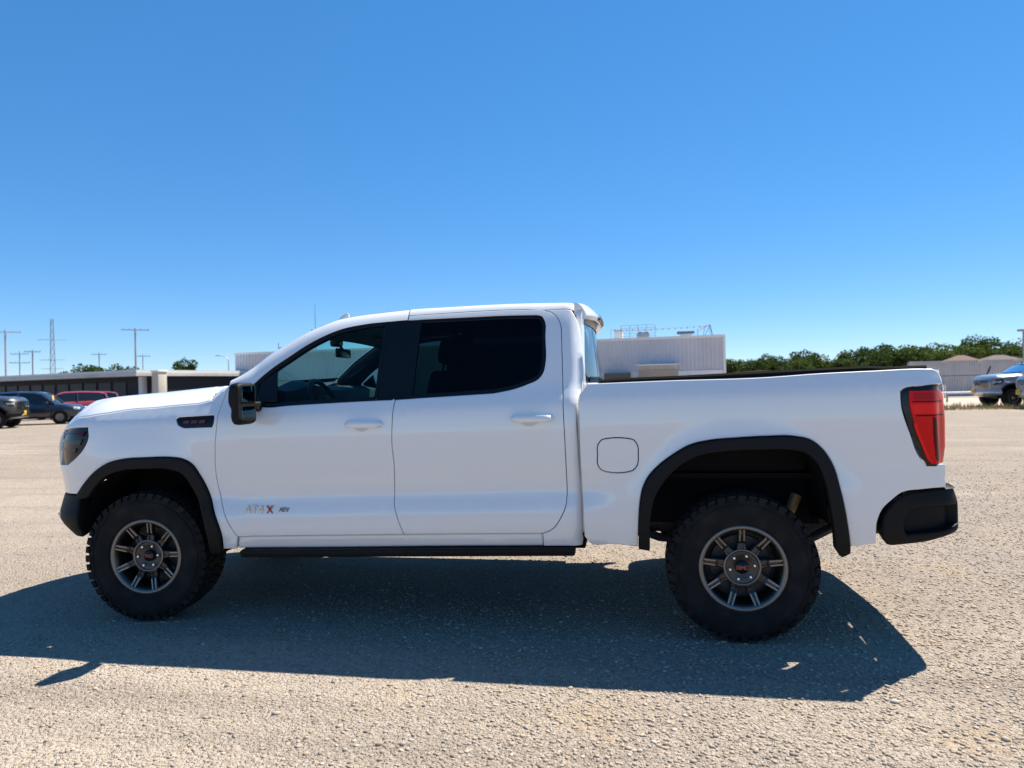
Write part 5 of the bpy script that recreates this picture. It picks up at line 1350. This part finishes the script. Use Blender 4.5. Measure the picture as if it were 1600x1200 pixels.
def house(name, x, y, w, d, hw, hr, rz, roof, label):
    o = empty(name, (x, y, 0), rz); tag(o, label, 'house')
    MB().box(-w/2, w/2, -d/2, d/2, 0, hw).build('wall', B['tan'], o)
    e = .5; r = MB(); A = [(-w/2-e, -d/2-e, hw), (w/2+e, -d/2-e, hw), (w/2+e, d/2+e, hw), (-w/2-e, d/2+e, hw)]; t0, t1 = (-w/2+d/2, 0, hw+hr), (w/2-d/2, 0, hw+hr)
    r.poly([A[0], A[1], t1, t0]); r.poly([A[2], A[3], t0, t1]); r.poly([A[1], A[2], t1]); r.poly([A[3], A[0], t0]); r.poly(A[::-1]); rr_ = r.build('roof', roof, o)
    MB().box(-w/2-e, w/2+e, -d/2-e-.03, -d/2-e, hw-.18, hw+.02).build('fascia', B['trim_white'], o)
    MB().box(w*.18, w*.18+.3, .3, .6, hw+hr*.4, hw+hr*1.25).build('chimney', B['brown'], rr_)
house('house', 56.6, 120.3, 5.2, 4.2, 3.45, 1.3, -.1, B['tile_roof'], 'house with tan hip roof peeking over the corrugated fence')
house('house', 66.4, 129.2, 6.4, 4.8, 3.65, 1.2, .1, B['grey_roof'], 'house with wide brown grey roof over the fence right of the tan roof')
house('house', 78.5, 134, 7.5, 5.0, 3.9, 1.2, .1, B['grey_roof'], 'house roof cut off by the right picture edge')
rs = MB().prism([(-1, 0), (9, 0), (9, 2.35), (4, 2.75), (-1, 2.35)], 'y', 0, 4).build('rust_red_shed', B['rust'], None); rs.location = (16.2, 92, 0); tag(rs, 'low rust red shed roof right of the warehouse above the truck bed', 'shed')

# sandy strip and dry grass along the lot edge on the right
sand = mat('pale sand', (.44, .36, .28), rough=.95, noise=(1.5, (.36, .28, .21), .4, .7))
tag(MB().poly([(10, 29.5, .004), (40, 31.5, .004), (46, 60, .004), (6, 60, .004)]).build('sand_strip', sand), kind='structure')
rng = np.random.default_rng(5)
n = 9000; px = 10.5+26*rng.random(n); py = 27.1+3.9*rng.random(n)**1.3+.02*px
V = []; F = []
hh = .08+.22*rng.random(n)**1.8; aa = rng.random(n)*6.28; ln = (rng.random(n)-.5)*.22
cl_ = np.sin(px*2.3)*np.sin(py*3.1+px)
for i in range(n):
    h = hh[i]*(1.15 if cl_[i] > 0 else .55); c, s = math.cos(aa[i])*.016, math.sin(aa[i])*.016; k = len(V)
    V += [(px[i]-c, py[i]-s, 0), (px[i]+c, py[i]+s, 0), (px[i]+ln[i], py[i]+ln[i]*.6, h)]; F.append((k, k+1, k+2))
me = bpy.data.meshes.new('dry_grass'); me.from_pydata(V, [], F)
dg_ = mat('dry grass', (.42, .31, .12), rough=.9, noise=(.9, (.20, .18, .06), .48, .66))
tag(link('dry_grass', me, dg_), 'dry yellow grass along the gravel edge by the parked trucks', 'grass', kind='stuff')

# ================================================================ trees
def leaf_mat(name, c1, c2):
    m = bpy.data.materials.new(name); m.use_nodes = True; nt = m.node_tree; nt.nodes.clear(); N = nt.nodes
    o = N.new('ShaderNodeOutputMaterial'); d = N.new('ShaderNodeBsdfDiffuse'); t = N.new('ShaderNodeBsdfTranslucent'); mx = N.new('ShaderNodeMixShader'); mx.inputs[0].default_value = .35
    g = N.new('ShaderNodeNewGeometry'); r = N.new('ShaderNodeMix'); r.data_type = 'RGBA'; r.inputs['A'].default_value = (*c1, 1); r.inputs['B'].default_value = (*c2, 1)
    oi = N.new('ShaderNodeObjectInfo'); ad = N.new('ShaderNodeMath'); ad.operation = 'MULTIPLY_ADD'; ad.inputs[1].default_value = .6; ml = N.new('ShaderNodeMath'); ml.operation = 'MULTIPLY'; ml.inputs[1].default_value = .5
    nt.links.new(oi.outputs['Random'], ml.inputs[0]); nt.links.new(g.outputs['Random Per Island'], ad.inputs[0]); nt.links.new(ml.outputs[0], ad.inputs[2])
    nt.links.new(ad.outputs[0], r.inputs['Factor'])
    nt.links.new(r.outputs['Result'], d.inputs[0]); nt.links.new(r.outputs['Result'], t.inputs[0])
    nt.links.new(d.outputs[0], mx.inputs[1]); nt.links.new(t.outputs[0], mx.inputs[2]); nt.links.new(mx.outputs[0], o.inputs[0]); return m
LEAF = leaf_mat('oak leaves', (.020, .044, .012), (.115, .150, .042))
def make_tree(seed, H=6.0, R=2.4, leaves=2600, open_=0.0):
    r = random.Random(seed); t = MB(); tips = []
    t.tube([(0, 0, 0), (.06, .03, H*.2), (-.05, .05, H*.42), (.05, 0, H*.7)], [.22, .17, .13, .06], 7)
    for k in range(8):
        a = k*2.4+r.random(); z0 = H*(.18+.06*k); l = R*(.55+.4*r.random()); z1 = z0+H*(.10+.2*r.random())
        p1 = (l*.5*math.cos(a), l*.5*math.sin(a), (z0+z1)/2); p2 = (l*math.cos(a), l*math.sin(a), z1); t.tube([(0, 0, z0), p1, p2], [.08, .055, .03], 5); tips += [p1, p2]
    tm = t.mesh('trunk', 60)
    blobs = [((0, 0, H*.78), R*.55), ((0, 0, H*.55), R*.7)]
    for p in tips: blobs.append(((p[0], p[1], p[2]+.1), R*(.24+.22*r.random())))
    for k in range(9):
        a = r.random()*6.28; q = R*(.35+.55*r.random()); blobs.append(((q*math.cos(a), q*math.sin(a), H*(.22+.60*r.random()**.8)), R*(.22+.22*r.random())))
    V = []; F = []; tot = sum(b_[1]**2 for b_ in blobs)
    for (c, br) in blobs:
        for _ in range(int(leaves*br*br/tot)):
            th = r.random()*6.28; u = 2*r.random()-1; rad = br*(.62+.45*r.random()); s_ = math.sqrt(1-u*u)
            x, y, z = c[0]+rad*s_*math.cos(th), c[1]+rad*s_*math.sin(th), c[2]+rad*u*.85
            if z < .15: continue
            w = (.10+.15*r.random()); a = Vector((r.gauss(0,1), r.gauss(0,1), r.gauss(0,1))).normalized(); b_ = a.orthogonal().normalized()*w; cc_ = a.cross(b_).normalized()*w*.6
            P = Vector((x, y, z)); k = len(V); V += [tuple(P-b_), tuple(P-cc_*.9), tuple(P+b_), tuple(P+cc_)]; F.append((k, k+1, k+2, k+3))
    cm = bpy.data.meshes.new('crown'); cm.from_pydata(V, [], F); return tm, cm
TREES = [make_tree(s, 6.0, R, n) for s, R, n in ((1, 2.5, 4200), (2, 2.9, 4600), (3, 2.1, 3600), (4, 2.6, 4200), (5, 3.1, 4600))]
def tree(x, y, h, wide, label, k, group):
    o = empty('tree', (x, y, 0), (k*1.7) % 6.28); tag(o, label, 'tree', group)
    tm, cm = TREES[k % 5]; s = h/6.0
    a = link('trunk', tm, B['bark'], o); c = link('crown', cm, LEAF, o); o.scale = (s*wide, s*wide, s); return o
G1 = 'trees beyond the fence and truck bed'
# px column along the skyline -> position, height in metres
skyline = [(17.4, 98.7, 4.9, 1.15), (19.6, 95, 4.5, 1.2), (21.6, 99.4, 5.0, 1.1), (24.0, 101, 5.2, 1.1), (26.0, 97, 4.7, 1.2), (27.9, 100.3, 5.95, 1.0), (30.6, 103, 5.1, 1.2), (32.4, 99, 4.6, 1.2),
           (34.6, 104, 5.9, 1.1), (36.4, 99.5, 5.5, 1.2), (38.9, 103, 6.6, 1.1), (41.5, 101, 6.1, 1.2), (43.6, 105, 6.4, 1.15), (45.2, 99.5, 5.3, 1.2), (47.2, 106, 6.5, 1.1), (49.6, 103, 6.0, 1.2), (52.7, 107, 7.6, .95),
           (53.9, 101, 5.6, 1.2), (56.8, 105, 6.0, 1.1), (59.2, 108, 6.8, 1.1), (15.4, 99.5, 4.6, 1.2), (62.5, 106, 6.4, 1.2)]
where = ['first tree right of the warehouse corner', 'low tree second from the warehouse corner', 'third tree from the warehouse corner', 'fourth tree from the warehouse corner', 'low bushy tree left of the round dark crown', 'tall round dark crown above the middle of the truck bed',
         'tree just right of the tall round crown', 'low shrubby tree in the dip of the tree line', 'tree where the line rises behind the bed rear', 'full tree left of the highest bed section', 'broad tall tree above the tail light',
         'tree right of the broad tall tree', 'tree behind the bare scrub near the tail light', 'low pale tree in front of the tree line', 'tree left of the tan house roof', 'tree directly above the tan house roof', 'tallest dark tree on the right skyline',
         'low tree between the two house roofs', 'tree right of the tallest dark tree', 'tree at the right picture edge behind the light pole', 'tree partly hidden by the warehouse corner', 'last tree by the right picture edge']
for i, ((x, y, h, w), lb_) in enumerate(zip(skyline, where)): tree(3.14+(x-3.14)*1.55, -5.09+(y+5.09)*1.55, 1.48+(h*.96-1.48)*1.55, w, lb_, i, G1)
G2 = 'small trees above the left roofs'
tree(-81.1, 92.3, 6.3, 1.1, 'green tree top above the middle of the white roof edge', 1, G2); tree(-78.6, 93.5, 5.9, .8, 'smaller tree top right of the first green one over the white roof', 2, G2)
tree(-73.7, 93.6, 5.9, 1.0, 'low tree top over the right end of the white roof', 3, G2); tree(-62.5, 90.4, 6.8, .65, 'narrow tree standing above the flat roofed shed', 0, G2); tree(-50.5, 95, 4.6, 1.2, 'low tree just left of the warehouse wall', 4, G2)
# ================================================================ other vehicles
C = {}
def paint(name, c): return mat(name, c, rough=.4, coat=1.0, coat_rough=.03, metal=.0)
C['slate'] = paint('slate blue grey paint', (.15, .175, .215)); C['navy'] = paint('dark navy paint', (.006, .011, .026)); C['silver'] = paint('dark grey paint', (.035, .037, .042))
C['red'] = paint('red paint', (.30, .022, .025)); C['maroon'] = paint('maroon paint', (.20, .02, .028)); C['black'] = paint('black paint', (.012, .012, .015)); C['white2'] = paint('white car paint', (.7, .7, .7))
C['bright_bumper'] = mat('bright bumper', (.42, .42, .43), rough=.3, metal=.7)
C['cglass'] = mat('car window glass', (.015, .02, .025), rough=.05)
def truck_copy(x, y, rz, pm, label, group, bright=True):
    t = copy_tree(truck, None, {'white paint': pm, 'red lettering': M['chrome'], 'dim lamp glass': M['white_lens']}); t.location = (x, y, 0); t.rotation_euler = (0, 0, rz)
    tag(t, label, 'truck', group)
    for ch in (t.children if bright else ()):
        if ch.name.split('.')[0] in ('front_bumper',):
            ch.material_slots[0].link = 'OBJECT'; ch.material_slots[0].material = C['bright_bumper']
        if ch.name.split('.')[0] == 'grille':
            for g_ in ch.children: g_.material_slots[0].link = 'OBJECT'; g_.material_slots[0].material = M['steel']
    pl = MB().rbox(-1.0, -.985, .20, .46, .60, .80, .004).build('front_plate', M['plate_yellow'], t, 40)
    b = MB().lathe([(.035, 0), (.035, -.004), (.055, -.004), (.055, 0)], 'x', 16, (-1.001, .33, .70)).build('plate_mark', M['gloss_black'], pl, 40)
    return t
truck_copy(20.0, 30.7, math.radians(4), C['slate'], 'slate blue pickup facing the camera beside the pale corrugated fence', 'parked pickups')
truck_copy(20.45, 27.75, math.radians(6), C['slate'], 'pickup cut by the right picture edge in front of the slate blue one', 'parked pickups')
def car(name, x, y, rz, pm, label, cat, suv=True, plate=False, tagged=False):
    o = empty(name, (x, y, 0), rz); tag(o, label, cat, 'cars parked in rows on the left')
    hr = 1.70 if suv else 1.44; zb = .30 if suv else .22
    # body stations: x (front at 0), half width, shoulder height
    st = [(.0, .60, .62, .48), (.06, .78, .80, .34), (.25, .88, .93 if suv else .80, .28), (.7, .92, 1.00 if suv else .86, .24), (1.25, .935, 1.06 if suv else .93, .22), (2.2, .94, 1.08 if suv else .95, .22), (3.3, .94, 1.10 if suv else .97, .22), (4.1, .92, 1.10 if suv else .97, .24), (4.5, .85, 1.05 if suv else .93, .32), (4.62, .72, .90, .45)]
    rows = []
    for sx, w, zs, z0 in st:
        z0 += zb-.22
        rows.append([(sx, 0, z0), (sx, -w*.86, z0), (sx, -w*.985, z0+.12), (sx, -w, z0+(zs-z0)*.55), (sx, -w*.965, zs-.08), (sx, -w*.90, zs-.01), (sx, -w*.5, zs+.03), (sx, 0, zs+.04)])
    full = [r+[(p[0], -p[1], p[2]) for p in r[::-1][1:]] for r in rows]
    b = MB().grid(full); b.poly(full[0]); b.poly(full[-1][::-1]); body = b.build('body', pm, o, 50, fix=True)
    zsh = 1.04 if suv else .92
    gs = [(1.15, .80, zsh), (1.75, .70, hr-.12), (2.05, .67, hr-.03), (3.0, .67, hr), (3.9, .66, hr-.04), (4.25, .64, hr-.12), (4.50, .70, zsh)] if suv else [(1.2, .80, zsh), (2.0, .66, hr-.08), (2.35, .63, hr-.01), (3.0, .63, hr), (3.5, .63, hr-.05), (4.25, .72, zsh)]
    rows = [[(sx, -max(w, .82)*1.0 if z <= zsh else -.86, zsh-.02), (sx, -w-.04, z-.05 if z > zsh else zsh), (sx, -w+.06, z), (sx, 0, z+.02), (sx, w-.06, z), (sx, w+.04, z-.05 if z > zsh else zsh), (sx, .86, zsh-.02)] for sx, w, z in gs]
    MB().grid(rows).build('cabin_glass', C['cglass'], o, 30)
    roofst = [g_ for g_ in gs if g_[2] > zsh]
    rows = [[(sx, -w-.045, z-.055), (sx, -w+.05, z+.008), (sx, 0, z+.03), (sx, w-.05, z+.008), (sx, w+.045, z-.055)] for sx, w, z in roofst]
    MB().grid(rows).build('roof', pm, o, 50)
    for s in (-1, 1):
        MB().tube([(1.1, s*.84, zsh-.02), (roofst[0][0], s*(roofst[0][1]+.03), roofst[0][2]-.02)], .045, 6).build('pillar', pm, o)
        MB().tube([(2.75, s*.875, zsh-.02), (2.75, s*.70, hr-.05)], .04, 6).build('pillar', C['black'], o)
        MB().tube([(gs[-1][0]-.05, s*.80, zsh-.02), (roofst[-1][0], s*(roofst[-1][1]+.03), roofst[-1][2]-.02)], .06, 6).build('pillar', pm, o)
        MB().rbox(1.35, 1.55, *sorted((s*.93, s*1.08)), zsh, zsh+.14, .03).build('side_mirror', C['black'], o, 50)
        MB().rbox(.02, .30, *sorted((s*.50, s*.86)), (.74 if suv else .62), (.86 if suv else .74), .04).build('headlight', M['white_lens'], o, 50)
        MB().rbox(4.42, 4.60, *sorted((s*.52, s*.84)), (.86 if suv else .74), (1.0 if suv else .88), .03).build('tail_light', M['red_lens'], o, 50)
    MB().rbox(-.015, .10, -.46, .46, .56, .76, .03).build('grille', C['black'], o, 50)
    MB().rbox(-.02, .14, -.72, .72, zb+.02, zb+.20, .05).build('bumper', C['black'] if suv else pm, o, 50)
    if plate:
        MB().rbox(-.045, -.03, -.16, .16, .42, .66, .02).build('front_plate', M['plate_yellow'], o, 40)
    if tagged:
        w_ = MB(); w_.lathe([(.0, -.01), (.14, -.01), (.14, .01), (.0, .01)], 'x', 20, (1.33, .35, 1.36)); w_.build('windshield_tag', M['plate_yellow'], o, 40)
    rad = .37 if suv else .33
    for wx in (.86, 3.70):
        for s in (-1, 1):
            w_ = MB().lathe([(.20, -.12), (rad-.05, -.125), (rad, -.09), (rad, .09), (rad-.05, .125), (.2, .12)], 'y', 28, (wx, s*.82, rad)).build('wheel', M['rubber'], o, 40)
            b = MB().lathe([(.0, -.10), (.21, -.115), (.22, -.10), (.22, 0)], 'y', 20, (wx, s*.82, rad))
            if s > 0: b.v = [(p[0], 2*.82-p[1], p[2]) for p in b.v]
            b.build('rim', M['rim_face'], w_, 40)
            a = MB().lathe([(rad+.015, -.02), (rad+.075, -.02), (rad+.075, .02), (rad+.015, .02)], 'y', 28, (wx, s*.925, rad+.02)); a.v = [p if p[2] > rad*.6 else (p[0], p[1], rad*.6) for p in a.v]
            a.build('wheel_arch', C['black'], o)
    return o
# heading: local -x is the front; front points right and a little towards the camera
hd = math.atan2(-.432, -.902)
truck_copy(-26.1, 23.75, hd, C['silver'], 'dark grey pickup nose cut by the left picture edge', 'parked pickups', False)
car('parked_car', -25.4, 27.9, hd, C['navy'], 'dark navy SUV with headlights lit by sun, beside the dark grey pickup', 'car', True, True, True)
car('parked_car', -33.5, 32.5, hd+math.pi+.3, C['red'], 'red SUV behind the front row, just left of the white hood', 'car', True)
car('parked_car', -37.0, 37.9, hd+math.pi+.2, C['maroon'], 'maroon car behind the red SUV', 'car', True)
car('parked_car', -33.6, 41.9, hd+.2, C['black'], 'black car farthest right, just above the white hood', 'car', True)
car('parked_car', -37.9, 35.0, hd, C['white2'], 'white car roof showing behind the dark navy SUV', 'car', False)
car('parked_car', -44.5, 38.5, hd+.1, C['black'], 'black SUV behind the white car near the left edge', 'car', True)
